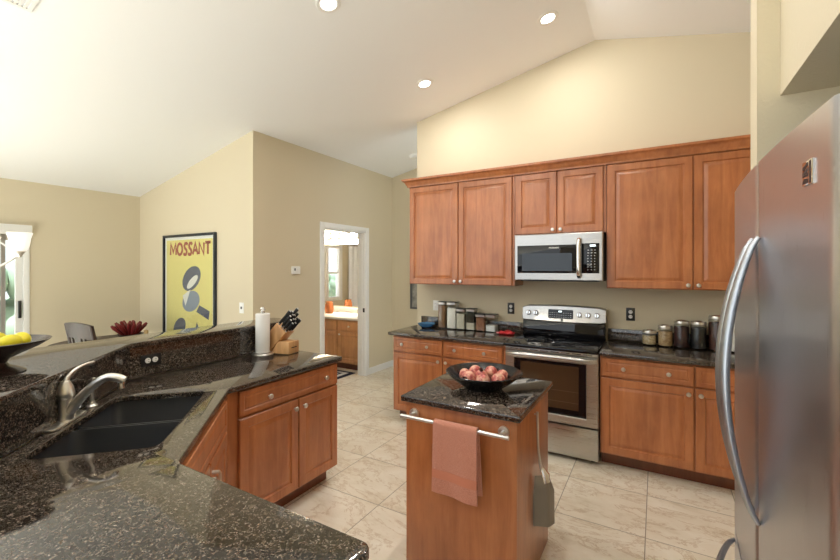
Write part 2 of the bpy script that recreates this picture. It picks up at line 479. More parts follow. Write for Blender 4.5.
# sliding glass door in the left wall
def slider():
    e = bpy.data.objects.new('door_1', None); C.objects.link(e); e['kind'] = 'structure'; e['label'] = 'white framed sliding glass door'
    f = MB()
    f.box((XL-0.10, 1.67, 0), (XL+0.012, 1.72, 2.03), 0.004); f.box((XL-0.10, -0.38, 0), (XL+0.012, -0.30, 2.03), 0.004)
    f.box((XL-0.10, -0.30, 1.95), (XL+0.012, 1.67, 2.03), 0.004); f.box((XL-0.10, -0.30, 0), (XL-0.01, 1.67, 0.04))
    obj('frame', f, M['white'], e)
    for nm, y0, y1, x in (('sash', 0.66, 1.67, XL-0.04), ('sash', -0.30, 0.70, XL-0.075)):
        s = MB()
        s.box((x, y0, 0.04), (x+0.03, y0+0.07, 1.95), 0.003); s.box((x, y1-0.06, 0.04), (x+0.03, y1, 1.95), 0.003)
        s.box((x, y0+0.07, 0.04), (x+0.03, y1-0.06, 0.13), 0.003); s.box((x, y0+0.07, 1.87), (x+0.03, y1-0.06, 1.95), 0.003)
        so = obj(nm, s, M['white'], e)
        obj('pane', MB().box((x+0.012, y0+0.07, 0.13), (x+0.018, y1-0.06, 1.87)), M['pane'], so)
        if y0 > 0:
            obj('handle', MB().box((x+0.03, y1-0.042, 1.03), (x+0.055, y1-0.016, 1.22), 0.006), M['black'], so)
slider()
# vertical blinds and valance
b = thing('vertical_blinds', 'grey vertical blinds drawn aside under a white valance at the sliding door', 'blinds', (XL, 0.66, 1.9))
obj('valance', MB().box((0.0, -1.12, 0.035), (0.09, 1.06, 0.140), 0.006), M['white'], b)
sl = MB()
for i in range(10):
    y = 0.44 + 0.042*i
    sl.box((0.055, y, -1.86), (0.058, y+0.085, 0.035), mtx=Matrix.Translation((0.056, y, 0)) @ Matrix.Rotation(0.9, 4, 'Z') @ Matrix.Translation((-0.056, -y, 0)))
obj('slat', sl, M['blind'], b)

# outside: patio slab and a hedge
struct('patio', MB().box((-13, -6, -0.25), (-6.2, 8, -0.12)), M['patio'], 'pale concrete patio outside')
h = MB()
for i in range(26):
    h.sphere((-9.6+random.uniform(-.3, .3), -2.5+0.22*i, random.uniform(0.2, 1.5)), random.uniform(0.35, 0.6), 14, 9)
tag(obj('hedge', h, M['leaf']), 'pale green hedge beyond the patio, seen through the sliding door', 'hedge')

# bathroom window
def bath_window():
    e = bpy.data.objects.new('window_1', None); C.objects.link(e); e['kind'] = 'structure'; e['label'] = 'white framed bathroom window'
    f = MB(); x0, x1 = -5.99, -5.885
    f.box((x0, 4.10, 0.89), (x1, 4.20, 2.08), 0.004); f.box((x0, 4.53, 0.89), (x1, 4.62, 2.08), 0.004)
    f.box((x0, 4.20, 0.89), (x1, 4.53, 0.97), 0.004); f.box((x0, 4.20, 2.00), (x1, 4.53, 2.08), 0.004)
    f.box((x0+0.04, 4.20, 1.46), (x1-0.03, 4.53, 1.50), 0.003)
    obj('window_frame', f, M['white'], e)
    obj('pane', MB().box((-5.955, 4.20, 0.97), (-5.95, 4.53, 2.0)), M['pane'], e)
bath_window()

# ------------------------------------------------------------------ ceiling lights
def on_slope(x, y, off=0.0):
    if x <= -0.5: return Vector((x, y, zl(x))), math.atan(0.218)
    return Vector((x, y, zr(x))), -math.atan(0.226)
lights = [(-1.965, 2.12, 'recessed downlight in the white ceiling at the top of the photo, above the counter end'),
          (-1.985, 3.51, 'lowest recessed downlight, above the two pinkish upper cabinet doors'),
          (-0.785, 3.48, 'recessed downlight near the ridge, above the microwave')]
lights += [(-0.785, 2.12, 'recessed downlight in the white ceiling above the island, out of the frame'),
           (-1.965, 0.75, 'recessed downlight in the white ceiling above the sink, out of the frame')]
for x, y, lb in lights:
    p, a = on_slope(x, y)
    t = thing('ceiling_light', lb, 'ceiling light', p, 0, 'recessed downlights in the vaulted ceiling')
    t.rotation_euler = (0, -a, 0)
    obj('trim_ring', MB().lathe([(0.055, -0.001), (0.058, -0.006), (0.083, -0.005), (0.088, 0.0), (0.055, 0.0)], 36), M['white'], t)
    obj('lens', MB().lathe([(0, -0.004), (0.05, -0.004), (0.056, -0.001), (0.056, 0.002), (0, 0.002)], 32), M['lamp'], t)
    L = bpy.data.lights.new('downlight', 'AREA'); L.shape = 'DISK'; L.size = 0.11; L.energy = DOWNLIGHT; L.color = (1, 0.95, 0.88)
    lo = bpy.data.objects.new('downlight', L); C.objects.link(lo); lo.parent = t; lo.location = (0, 0, -0.012)
p, a = on_slope(-3.10, 0.845)
t = thing('ceiling_vent', 'white ceiling air vent at the top left corner of the photo', 'vent', p); t.rotation_euler = (0, -a, 0)
obj('frame', MB().box((-0.17, -0.10, -0.008), (0.17, -0.08, 0)).box((-0.17, 0.08, -0.008), (0.17, 0.10, 0)).box((-0.17, -0.08, -0.008), (-0.15, 0.08, 0)).box((0.15, -0.08, -0.008), (0.17, 0.08, 0)), M['white'], t)
v = MB()
for i in range(7): v.box((-0.15, -0.072+i*0.022, -0.006), (0.15, -0.06+i*0.022, -0.002))
obj('slat', v, M['white'], t)
p, a = on_slope(-2.99, 4.97)
t = thing('smoke_detector', 'round white smoke detector on the hallway ceiling', 'smoke detector', p); t.rotation_euler = (0, -a, 0)
obj('housing', MB().lathe([(0, -0.045), (0.045, -0.045), (0.06, -0.034), (0.066, -0.006), (0.07, 0), (0, 0)], 32), M['plastic'], t)

# ================================================================== CABINETS
def knob(x, z, y, parent, m='nickel'):
    k = MB().lathe([(0.006, 0), (0.0055, 0.010), (0.008, 0.014), (0.0155, 0.018), (0.0165, 0.023), (0.013, 0.028), (0, 0.030)], 20,
                   Matrix.Translation((x, y, z)) @ Matrix.Rotation(PI/2, 4, 'X'))
    return obj('knob', k, M[m], parent)
def front(kind, x0, x1, z0, z1, parent, m, knobs=(), dk=0.0, km='nickel', flat=False):
    t = 0.02
    fr = 0.055 if kind == 'door' else 0.030
    if flat: loops = [(0, dk+t), (0, dk+0.003), (0.003, dk), (0.01, dk)]
    elif kind == 'door':
        loops = [(0, dk+t), (0, dk+0.004), (0.004, dk), (fr, dk), (fr+0.006, dk+0.010), (fr+0.012, dk+0.0105), (fr+0.036, dk+0.002), (fr+0.040, dk+0.002)]
    else:
        loops = [(0, dk+t), (0, dk+0.004), (0.004, dk), (fr, dk), (fr+0.004, dk+0.004), (fr+0.008, dk+0.004), (fr+0.016, dk+0.001), (fr+0.018, dk+0.001)]
    o = obj('door' if kind == 'door' else 'drawer', MB().rects(x0, x1, z0, z1, loops), M[m], parent, angle=20)
    for kx, kz in knobs: knob(kx, kz, dk, o, km)
    return o

# --- base cabinet left of the range
t = thing('base_cabinet', 'cherry base cabinet left of the range, two drawers over two doors', 'cabinet', (-2.37, 3.51, 0))
WB = 1.205
obj('body', MB().box((0, 0.021, 0.105), (WB, 0.62, 0.882)), M['wood'], t)
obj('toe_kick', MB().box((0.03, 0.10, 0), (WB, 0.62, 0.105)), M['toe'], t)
front('drawer', 0.012, 0.577, 0.722, 0.868, t, 'wood', [(0.124, 0.797), (0.417, 0.797)])
front('drawer', 0.589, 1.180, 0.722, 0.868, t, 'wood', [(0.716, 0.793), (1.012, 0.793)])
front('door', 0.012, 0.577, 0.118, 0.708, t, 'wood', [(0.540, 0.665)])
front('door', 0.589, 1.180, 0.118, 0.708, t, 'wood', [(0.624, 0.665)])
# --- base cabinet right of the range
t = thing('base_cabinet', 'cherry base cabinet right of the range, running behind the refrigerator', 'cabinet', (-0.388, 3.51, 0))
WB = 1.43
obj('body', MB().box((0, 0.021, 0.105), (WB, 0.62, 0.882)), M['wood'], t)
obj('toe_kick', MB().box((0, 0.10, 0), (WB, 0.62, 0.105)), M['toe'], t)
front('drawer', 0.012, 0.620, 0.722, 0.868, t, 'wood', [(0.168, 0.793), (0.466, 0.793)])
front('drawer', 0.632, 1.240, 0.722, 0.868, t, 'wood', [(0.778, 0.793), (1.09, 0.793)])
front('door', 0.012, 0.620, 0.118, 0.708, t, 'wood', [(0.588, 0.665)])
front('door', 0.632, 1.240, 0.118, 0.708, t, 'wood', [(0.662, 0.665)])
# --- upper cabinets
def upper(label, x0, x1, z0, z1, split, kz):
    t = thing('upper_cabinet', label, 'cabinet', (x0, 3.83, z0))
    w = x1-x0; h = z1-z0
    obj('body', MB().box((0, 0.021, 0), (w, 0.312, h)), M['wood'], t)
    front('door', 0.010, split-0.004, 0.006, h-0.012, t, 'wood', [(split-0.034, kz)])
    front('door', split+0.004, w-0.022, 0.006, h-0.012, t, 'wood', [(split+0.034, kz)])
upper('tall cherry upper cabinet at the left end, two doors with a pinkish sheen', -2.369, -1.182, 1.40, 2.468, 0.598, 0.038)
upper('short cherry upper cabinet above the microwave', -1.178, -0.376, 1.888, 2.468, 0.394, 0.038)
upper('tall cherry upper cabinet on the right, beside the refrigerator', -0.372, 0.90, 1.40, 2.468, 0.622, 0.038)
# crown moulding with a return at the left end
cm = MB()
prof = [(0.0, 0.0), (0.012, 0.0), (0.014, 0.018), (0.024, 0.026), (0.030, 0.045), (0.050, 0.062), (0.058, 0.066), (0.060, 0.085), (0.0, 0.085)]
bb = bmesh.new()
rows = []
for o_, z_ in prof:
    z = 2.462+z_
    rows.append([bb.verts.new(q) for q in ((-2.369-o_, 4.148, z), (-2.369-o_, 3.83-o_, z), (1.0, 3.83-o_, z))])
for p_, q_ in zip(rows, rows[1:]):
    for i in range(2): bb.faces.new((p_[i], p_[i+1], q_[i+1], q_[i]))
ft = [bb.verts.new(q) for q in ((-2.369, 4.148, 2.547), (-2.369, 3.83, 2.547), (1.0, 3.83, 2.547))]
cm.join(bb)
cm.box((-2.36, 3.84, 2.469), (1.0, 4.148, 2.545))
tag(obj('crown_moulding', cm, M['wood'], angle=50), 'cherry crown moulding along the top of the upper cabinets', 'moulding')

# --- worktops of the back run, with backsplash upstands
t = thing('worktop', 'black granite worktop left of the range with canisters on it', 'worktop', (-2.416, 3.477, 0.884))
obj('slab', MB().prism(rounded([(0, 0), (1.252, 0), (1.252, 0.673), (0, 0.673)], [0.03, 0, 0, 0]), 0, 0.030, bev=0.006), M['granite'], t)
obj('backsplash', MB().box((0.035, 0.651, 0.031), (1.252, 0.672, 0.132), 0.003), M['granite'], t)
t = thing('worktop', 'black granite worktop right of the range with the round jars on it', 'worktop', (-0.388, 3.477, 0.884))
obj('slab', MB().prism([(0, 0), (1.437, 0), (1.437, 0.673), (0, 0.673)], 0, 0.030, bev=0.006), M['granite'], t)
obj('backsplash', MB().box((0, 0.651, 0.031), (1.437, 0.672, 0.132), 0.003), M['granite'], t)

# --- peninsula cabinet, front looks along +x
t = thing('base_cabinet', 'cherry peninsula cabinet under the knife block, one wide drawer over two doors', 'cabinet', (-2.044, 1.418, 0), PI/2)
obj('body', MB().box((0, 0.021, 0.105), (0.892, 0.640, 0.882)), M['wood'], t)
obj('toe_kick', MB().box((0, 0.09, 0), (0.86, 0.640, 0.105)), M['toe'], t)
front('drawer', 0.066, 0.884, 0.722, 0.868, t, 'wood', [(0.266, 0.793), (0.752, 0.793)])
front('door', 0.066, 0.505, 0.118, 0.708, t, 'wood', [(0.470, 0.655)])
front('door', 0.513, 0.884, 0.118, 0.708, t, 'wood', [(0.549, 0.655)])
# --- diagonal sink cabinet
t = thing('sink_cabinet', 'cherry diagonal corner cabinet under the sink with two bar pulls', 'cabinet', (-1.384, 0.745, 0), 3*PI/4)
inv = Matrix.Rotation(-3*PI/4, 4, 'Z') @ Matrix.Translation((1.384, -0.745, 0))
poly = [(inv @ Vector((x, y, 0))).xy[:] for x, y in ((-1.40, 0.733), (-2.069, 1.402), (-2.68, 1.40), (-2.68, 1.215), (-1.61, 0.145), (-1.40, 0.145))]
obj('body', MB().prism(poly, 0.105, 0.66), M['wood'], t)
obj('face_frame', MB().box((0.0, 0.0, 0.105), (0.935, 0.02, 0.882)), M['wood'], t)
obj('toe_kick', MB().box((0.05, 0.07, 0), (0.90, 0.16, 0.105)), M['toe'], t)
front('drawer', 0.10, 0.835, 0.722, 0.868, t, 'wood', dk=-0.02)
for x0, x1, hx in ((0.10, 0.463, 0.435), (0.471, 0.835, 0.499)):
    d = front('door', x0, x1, 0.118, 0.708, t, 'wood', dk=-0.02)
    pl = MB()
    pl.tube([(hx, -0.02, 0.655), (hx, -0.048, 0.655), (hx, -0.05, 0.65), (hx, -0.05, 0.555), (hx, -0.048, 0.55), (hx, -0.02, 0.55)], 0.008, 10)
    obj('bar_pull', pl, M['nickel'], d)
# --- cabinet under the near counter
t = thing('base_cabinet', 'cherry cabinet hidden under the near end of the sink counter', 'cabinet', (-0.62, 0.745, 0), PI)
obj('body', MB().box((0, 0.021, 0.105), (0.764, 0.60, 0.882)), M['wood'], t)
obj('toe_kick', MB().box((0.02, 0.09, 0), (0.764, 0.60, 0.105)), M['toe'], t)
front('door', 0.012, 0.376, 0.118, 0.868, t, 'wood', [(0.34, 0.80)])
front('door', 0.388, 0.752, 0.118, 0.868, t, 'wood', [(0.424, 0.80)])

# --- big granite worktop with the sink cut-out
outer = [(-0.58, 0.08), (-0.58, 0.782), (-1.400, 0.782), (-2.020, 1.402), (-2.020, 2.335), (-2.688, 2.335), (-2.688, 1.222), (-1.546, 0.08)]
outer = rounded(outer, [0, 0.035, 0.05, 0.03, 0.02, 0, 0, 0])
SU0, SU1, SV0, SV1 = 1.700, 2.415, -0.972, -0.550
hole = rounded([UV(SU0, SV0), UV(SU1, SV0), UV(SU1, SV1), UV(SU0, SV1)], 0.05)
wt = MB().prism(outer, 0.884, 0.914, holes=[hole], bev=0.006)
tag(obj('worktop', wt, M['granite']), 'large black granite counter around the corner sink', 'worktop')

# --- breakfast bar: knee wall, granite riser, raised top
t = thing('breakfast_bar', 'raised granite breakfast bar behind the sink counter', 'bar', (0, 0, 0))
riser = [(-2.690, 2.40), (-2.710, 2.40), (-2.710, 1.213), (-1.585, 0.088), (-1.565, 0.088), (-1.5565, 0.0985), (-2.690, 1.222)]
riser = [(-2.690, 2.40), (-2.712, 2.40), (-2.712, 1.213), (-1.590, 0.091), (-1.559, 0.091), (-2.690, 1.222)]
obj('riser', MB().prism(riser, 0.915, 1.098), M['granite'], t)
knee = [(-2.713, 2.40), (-2.83, 2.40), (-2.83, 1.165), (-1.706, 0.041), (-1.56, 0.041), (-1.541, 0.06), (-2.713, 1.2125)]
knee = [(-2.713, 2.40), (-2.83, 2.40), (-2.83, 1.164), (-1.716, 0.05), (-1.551, 0.05), (-2.713, 1.212)]
obj('knee_wall', MB().prism(knee, 0.0, 1.098), M['wall'], t)
top = rounded([(-2.675, 2.50), (-2.985, 2.50), (-2.985, -0.2), (-1.31, -0.2), (-1.31, -0.149), (-2.675, 1.216)], [0.05, 0.08, 0.05, 0, 0, 0])
obj('bar_top', MB().prism(top, 1.099, 1.130, bev=0.006), M['granite'], t)

# ================================================================== OUTLETS AND SWITCHES
def outlet(label, loc, rotz, black, horiz=False, group=None):
    t = thing('outlet', label, 'outlet', loc, rotz, group)
    a = Matrix.Rotation(PI/2, 4, 'Y') if horiz else Matrix.Identity(4)
    obj('plate', MB().box((-0.036, -0.006, -0.058), (0.036, 0, 0.058), 0.003, mtx=a), M['black' if black else 'plastic'], t)
    for s in (-1, 1):
        r = obj('receptacle', MB().lathe([(0, 0.0), (0.0165, 0.0), (0.0165, 0.006), (0.015, 0.008), (0, 0.008)], 20,
                a @ Matrix.Translation((0, -0.002, 0.021*s)) @ Matrix.Rotation(PI/2, 4, 'X')), M['plastic'], t)
        sl = MB()
        for dx in (-0.006, 0.006): sl.box((dx-0.0012, -0.0108, 0.021*s-0.001), (dx+0.0012, -0.0098, 0.021*s+0.008), mtx=a)
        obj('slot', sl, M['black'], r)
outlet('black outlet with white sockets on the back wall between canisters and range', (-1.312, YB, 1.155), 0, True)
outlet('black outlet with white sockets on the back wall above the small cream jars', (-0.203, YB, 1.155), 0, True)
outlet('white outlet on the back wall beside the tall canister', (-2.197, YB, 1.145), 0, False)
outlet('black outlet lying sideways on the granite riser near the faucet', (-2.690, 1.335, 1.008), PI/2, True, True)
t = thing('thermostat', 'white thermostat on the wall left of the bathroom doorway', 'thermostat', (XB, 3.41, 1.55), PI/2)
obj('housing', MB().box((-0.06, -0.028, -0.045), (0.06, 0, 0.045), 0.006), M['plastic'], t)
obj('screen', MB().box((-0.035, -0.0285, -0.005), (-0.015, -0.027, 0.022)), M['fside'], t)
obj('button', MB().box((0.01, -0.031, 0.0), (0.03, -0.027, 0.02), 0.002), M['plastic'], t)
t = thing('wall_jack', 'white wall plate with a jack on the wall right of the poster', 'wall plate', (-3.868, YP, 1.145))
obj('plate', MB().box((-0.036, -0.006, -0.058), (0.036, 0, 0.058), 0.003), M['plastic'], t)
obj('socket', MB().box((-0.012, -0.009, -0.012), (0.012, -0.005, 0.014), 0.001), M['fside'], t)

# ================================================================== RANGE
t = thing('range', 'stainless electric range with a black glass cooktop between the base cabinets', 'range', (-1.155, 3.492, 0))
w = 0.758
obj('body', MB().box((0, 0.03, 0.03), (w, 0.63, 0.888)), M['fside'], t)
for x in (0.03, w-0.07):
    for y in (0.06, 0.55):
        obj('foot', MB().cyl((x+0.02, y+0.02, 0), (x+0.02, y+0.02, 0.03), 0.018), M['black'], t)
ct = obj('cooktop', MB().prism(rounded([(0.002, -0.03), (w-0.002, -0.03), (w-0.002, 0.545), (0.002, 0.545)], 0.015), 0.889, 0.918, bev=0.006), M['blackglass'], t)
for cx, cy, r in ((0.19, 0.12, 0.105), (0.56, 0.12, 0.085), (0.19, 0.40, 0.08), (0.56, 0.40, 0.105), (0.38, 0.42, 0.045)):
    obj('burner_ring', MB().lathe([(r-0.004, 0.918), (r-0.004, 0.9186), (r, 0.9186), (r, 0.918)], 48, Matrix.Translation((cx, cy, 0))), M['cermark'], ct)
# black curved rise and steel control panel
pr = [(0.545, 0.890), (0.530, 0.925), (0.522, 0.96), (0.530, 1.0), (0.542, 1.055), (0.548, 1.07), (0.632, 1.07), (0.632, 0.890)]
obj('backguard', MB().prism(pr, 0.004, w-0.004, 'x', bev=0.002), M['blackglass'], t)
bb = bmesh.new(); n = 16; ring = []
for i in range(n+1):
    x = w*i/n; arch = 0.012*(1-(2*i/n-1)**2)
    e = 0.012*max(0, 1-min(i, n-i)/1.0)
    ring.append([bb.verts.new(q) for q in ((x, 0.528, 1.068-arch*0.4+e), (x, 0.534, 1.072), (x, 0.55, 1.196+arch-e), (x, 0.560, 1.204+arch-e), (x, 0.632, 1.204+arch-e), (x, 0.632, 1.068))])
for p_, q_ in zip(ring, ring[1:]):
    for k in range(6): bb.faces.new((p_[k], p_[(k+1) % 6], q_[(k+1) % 6], q_[k]))
bb.faces.new(ring[0]); bb.faces.new(ring[-1])
cp = obj('control_panel', MB().join(bb), M['steel'], t)
rotp = Matrix.Translation((0, 0.541, 1.138)) @ Matrix.Rotation(-0.12, 4, 'X')
for x in (0.060, 0.130, 0.530, 0.607, 0.684):
    k = MB().lathe([(0, 0.024), (0.018, 0.024), (0.0215, 0.020), (0.023, 0.004), (0.026, 0.0), (0, 0.0)], 28, rotp @ Matrix.Translation((x, 0, -0.002)) @ Matrix.Rotation(PI/2, 4, 'X'))
    ko = obj('knob', k, M['chrome'], cp)
    obj('grip', MB().box((x-0.005, -0.032, -0.020), (x+0.005, -0.022, 0.018), 0.002, mtx=rotp), M['steel'], ko)
d = obj('display_panel', MB().prism(rounded([(0.250, -0.045), (0.478, -0.045), (0.478, 0.040), (0.250, 0.040)], 0.012), -0.004, 0.004, 'y', mtx=rotp), M['blackglass'], cp)
obj('clock', MB().box((0.345, -0.0052, 0.014), (0.375, -0.0038, 0.028), mtx=rotp), M['display'], d)
mk = MB()
for i in range(10):
    for j in range(3):
        if i in (4, 5) and j == 2: continue
        mk.box((0.262+i*0.021, -0.0052, -0.034+j*0.02), (0.262+i*0.021+0.011, -0.0038, -0.031+j*0.02), mtx=rotp)
obj('key_marks', mk, M['mark'], d)
obj('badge', MB().box((0.367, -0.004, -0.066), (0.385, 0.0, -0.050), mtx=rotp), M['black'], cp)
# front: top rail with vents, oven door, drawer
tr = obj('top_rail', MB().box((0.0, 0.0, 0.862), (w, 0.03, 0.888), 0.003), M['steel'], t)
vs = MB()
for i in range(8): vs.box((0.045+i*0.086, -0.001, 0.872), (0.045+i*0.086+0.066, 0.002, 0.878))
obj('vent_slot', vs, M['black'], tr)
door = MB()
wx0, wx1, wz0, wz1 = 0.072, 0.672, 0.355, 0.800
bb = bmesh.new()
R_ = [[(0, 0.03), (0, 0.006), (0.006, 0.0)]]
def quadring(b, pts): return [b.verts.new(p) for p in pts]
o0 = quadring(bb, [(0, 0.03, 0.292), (w, 0.03, 0.292), (w, 0.03, 0.860), (0, 0.03, 0.860)])
o1 = quadring(bb, [(0, 0.005, 0.292), (w, 0.005, 0.292), (w, 0.005, 0.860), (0, 0.005, 0.860)])
o2 = quadring(bb, [(0.006, -0.003, 0.298), (w-0.006, -0.003, 0.298), (w-0.006, -0.003, 0.855), (0.006, -0.003, 0.855)])
o3 = quadring(bb, [(wx0, -0.003, wz0), (wx1, -0.003, wz0), (wx1, -0.003, wz1), (wx0, -0.003, wz1)])
o4 = quadring(bb, [(wx0+0.006, 0.004, wz0+0.006), (wx1-0.006, 0.004, wz0+0.006), (wx1-0.006, 0.004, wz1-0.006), (wx0+0.006, 0.004, wz1-0.006)])
for p_, q_ in ((o0, o1), (o1, o2), (o2, o3), (o3, o4)):
    for i in range(4): bb.faces.new((p_[i], p_[(i+1) % 4], q_[(i+1) % 4], q_[i]))
bb.faces.new(o0)
dr = obj('oven_door', MB().join(bb), M['steel'], t)
wn = obj('window_frame', MB().box((wx0+0.006, 0.002, wz0+0.006), (wx1-0.006, 0.012, wz1-0.006)), M['blackglass'], dr)
obj('window_glass', MB().box((wx0+0.062, 0.0005, wz0+0.058), (wx1-0.062, 0.004, wz1-0.03)), M['ovenglass'], wn)
rk = MB()
for z in (0.47, 0.56): rk.box((wx0+0.064, -0.0004, z), (wx1-0.064, 0.001, z+0.004))
obj('rack_line', rk, mat('rack_behind_glass', (0.13, 0.085, 0.055, 1), 0.2), wn)
hp = []
for i in range(21):
    u = i/20; x = 0.012+u*(w-0.024)
    hp.append((x, -0.004-0.048*min(1, min(u, 1-u)/0.12)**0.6, 0.828+0.010*(1-(2*u-1)**2)))
obj('handle', MB().tube(hp, 0.019, 12, 0.62, (0, 0, 1)), M['steel'], dr)
obj('storage_drawer', MB().box((0, -0.002, 0.036), (w, 0.03, 0.282), 0.005), M['steel'], t)

# ================================================================== MICROWAVE
t = thing('microwave', 'stainless over-the-range microwave under the short upper cabinet', 'microwave', (-1.152, 3.742, 1.462))
w, h_ = 0.762, 0.420
obj('body', MB().box((0, 0.03, 0), (w, 0.40, h_)), M['fside'], t)
bb = bmesh.new()
fr = MB().rects(0, w, 0, h_, [(0, 0.03), (0, 0.008), (0.008, 0.0), (0.02, 0.0)])
f_ = obj('front_panel', fr, M['steel'], t)
dg = obj('door_glass', MB().box((0.030, -0.004, 0.066), (0.560, 0.002, 0.318), 0.003), M['blackglass'], f_)
obj('window', MB().prism(rounded([(0.075, 0.085), (0.515, 0.085), (0.515, 0.245), (0.075, 0.245)], 0.01), -0.0055, -0.0035, 'y'), M['mwglass'], dg)
text_mesh('lettering', 'FRIGIDAIRE', 0.017, M['mark'], dg, (0.36, -0.0045, 0.292), FRONT, 0.0004, 0.0006, label='white brand lettering')
kp = obj('keypad', MB().box((0.592, -0.004, 0.066), (0.735, 0.002, 0.325), 0.003), M['blackglass'], f_)
mk = MB()
for j in range(8):
    for i in range(3): mk.box((0.640+i*0.027, -0.0052, 0.095+j*0.024), (0.640+i*0.027+(0.014 if j > 5 else 0.008), -0.0038, 0.100+j*0.024))
obj('key_marks', mk, M['mark'], kp)
obj('display', MB().box((0.660, -0.0052, 0.296), (0.705, -0.0038, 0.312)), M['display'], kp)
hp = [(0.574, -0.002, 0.030), (0.574, -0.03, 0.040), (0.574, -0.046, 0.075), (0.574, -0.052, 0.20), (0.574, -0.046, 0.325), (0.574, -0.03, 0.360), (0.574, -0.002, 0.370)]
obj('handle', MB().tube(smooth_curve(hp, 6), 0.017, 14, 0.55, (1, 0, 0)), M['chrome'], f_)
obj('bottom_vent', MB().box((0.05, 0.05, -0.008), (w-0.05, 0.37, 0.0)), M['black'], t)

# ================================================================== REFRIGERATOR (front looks along -x)
t = thing('refrigerator', 'tall stainless french-door refrigerator in the alcove on the right', 'refrigerator', (0.232, 1.755, 0), -PI/2)
w = 0.925
obj('body', MB().box((0.01, 0.065, 0.03), (w-0.01, 0.72, 1.80)), M['fside'], t)
obj('base_grille', MB().box((0.01, 0.03, 0.0), (w-0.01, 0.7, 0.09)), M['black'], t)
for x in (0.03, w-0.13): obj('hinge_cover', MB().box((x, 0.03, 1.80), (x+0.10, 0.16, 1.822), 0.006), M['fside'], t)
def bow(x): return -0.016*(1-(2*x/w-1)**2)
def fdoor(x0, x1, z0, z1):
    n = 14; pts = []
    for i in range(n+1):
        x = x0+(x1-x0)*i/n; y = bow(x)
        pts.append((x, y))
    pts[0] = (x0, bow(x0)+0.012); pts.insert(1, (x0+0.003, bow(x0)+0.004)); pts.insert(2, (x0+0.012, bow(x0+0.012)))
    pts[-1] = (x1, bow(x1)+0.012); pts.insert(-1, (x1-0.012, bow(x1-0.012))); pts.insert(-1, (x1-0.003, bow(x1)+0.004))
    pts += [(x1, 0.064), (x0, 0.064)]
    return MB().prism(pts, z0, z1)
dL = obj('door', fdoor(0.0, w/2-0.003, 0.70, 1.83), M['fridge'], t)
dR = obj('door', fdoor(w/2+0.003, w, 0.70, 1.83), M['fridge'], t)
dF = obj('freezer_drawer', fdoor(0.0, w, 0.10, 0.69), M['fridge'], t)
for dx, dd in ((-0.034, dL), (0.034, dR)):
    hp = []
    for i in range(33):
        u = i/32; z = 0.955+u*0.69
        hp.append((w/2+dx, bow(w/2)-0.004-0.066*math.sin(PI*u)**0.75, z))
    obj('handle', MB().tube(hp, [0.021*(0.45+0.55*math.sin(PI*i/32)**0.5) for i in range(33)], 14, 0.55, (1, 0, 0)), M['fhandle'], dd)
hp = []
for i in range(33):
    u = i/32; x = 0.03+u*(w-0.06)
    hp.append((x, bow(x)-0.004-0.075*math.sin(PI*u)**0.7, 0.652))
obj('handle', MB().tube(hp, [0.017*(0.45+0.55*math.sin(PI*i/32)**0.5) for i in range(33)], 14, 0.62, (0, 0, 1)), M['fhandle'], dF)
# badge on the near door: chrome tile with dark slanted stripes beside a dark bar
bx, bz = 0.820, 1.7335
by = bow(bx)
bmx = Matrix.Translation((bx, by, 0)) @ Matrix.Rotation(0.055, 4, 'Z') @ Matrix.Translation((-bx, -by, 0))
bd = obj('badge', MB().box((bx-0.021, by-0.003, bz-0.021), (bx+0.021, by+0.001, bz+0.021), 0.0008, mtx=bmx), M['chrome'], dR)
sh = MB()
def BP(pts): sh.prism([(bx-0.021+0.042*u, bz-0.021+0.042*v) for u, v in pts], by-0.0036, by-0.0028, 'y', mtx=bmx)
BP([(0.72, 0.05), (0.92, 0.05), (0.92, 0.95), (0.72, 0.95)])
BP([(0.06, 0.80), (0.60, 0.92), (0.60, 0.80), (0.06, 0.66)])
BP([(0.06, 0.56), (0.60, 0.70), (0.60, 0.58), (0.28, 0.42), (0.06, 0.38)])
BP([(0.30, 0.36), (0.60, 0.50), (0.60, 0.34)])
BP([(0.06, 0.10), (0.10, 0.20), (0.26, 0.30), (0.60, 0.26), (0.60, 0.06)])
obj('badge_inlay', sh, mat('maroon_black_enamel', (0.03, 0.012, 0.012, 1), 0.5), bd)

# ================================================================== ISLAND
t = thing('kitchen_island', 'small cherry kitchen island with a granite top and towel bar', 'island', (-0.833, 2.105, 0))
ix0, ix1, iy0, iy1 = -0.295, 0.290, -0.305, 0.305
b_ = obj('body', MB().box((ix0, iy0, 0), (ix1, iy1, 0.884), 0.002), M['wood'], t)
obj('worktop', MB().prism(rounded([(-0.313, -0.333), (0.313, -0.333), (0.313, 0.330), (-0.313, 0.330)], 0.006), 0.884, 0.914, bev=0.006), M['granite'], t)
tb = MB().cyl((-0.286, -0.368, 0.826), (0.274, -0.368, 0.826), 0.0095)
tbo = obj('towel_bar', tb, M['nickel'], t)
for x in (-0.243, 0.232):
    mm = MB().cyl((x, iy0, 0.826), (x, iy0-0.012, 0.826), 0.026).cyl((x, iy0-0.012, 0.826), (x, -0.368, 0.826), 0.009)
    obj('mount', mm, M['nickel'], tbo)
obj('hook', MB().cyl((ix1, 0.0, 0.822), (ix1+0.018, 0.0, 0.822), 0.004).cyl((ix1+0.014, 0.0, 0.822), (ix1+0.018, 0.0, 0.822), 0.008), M['nickel'], t)

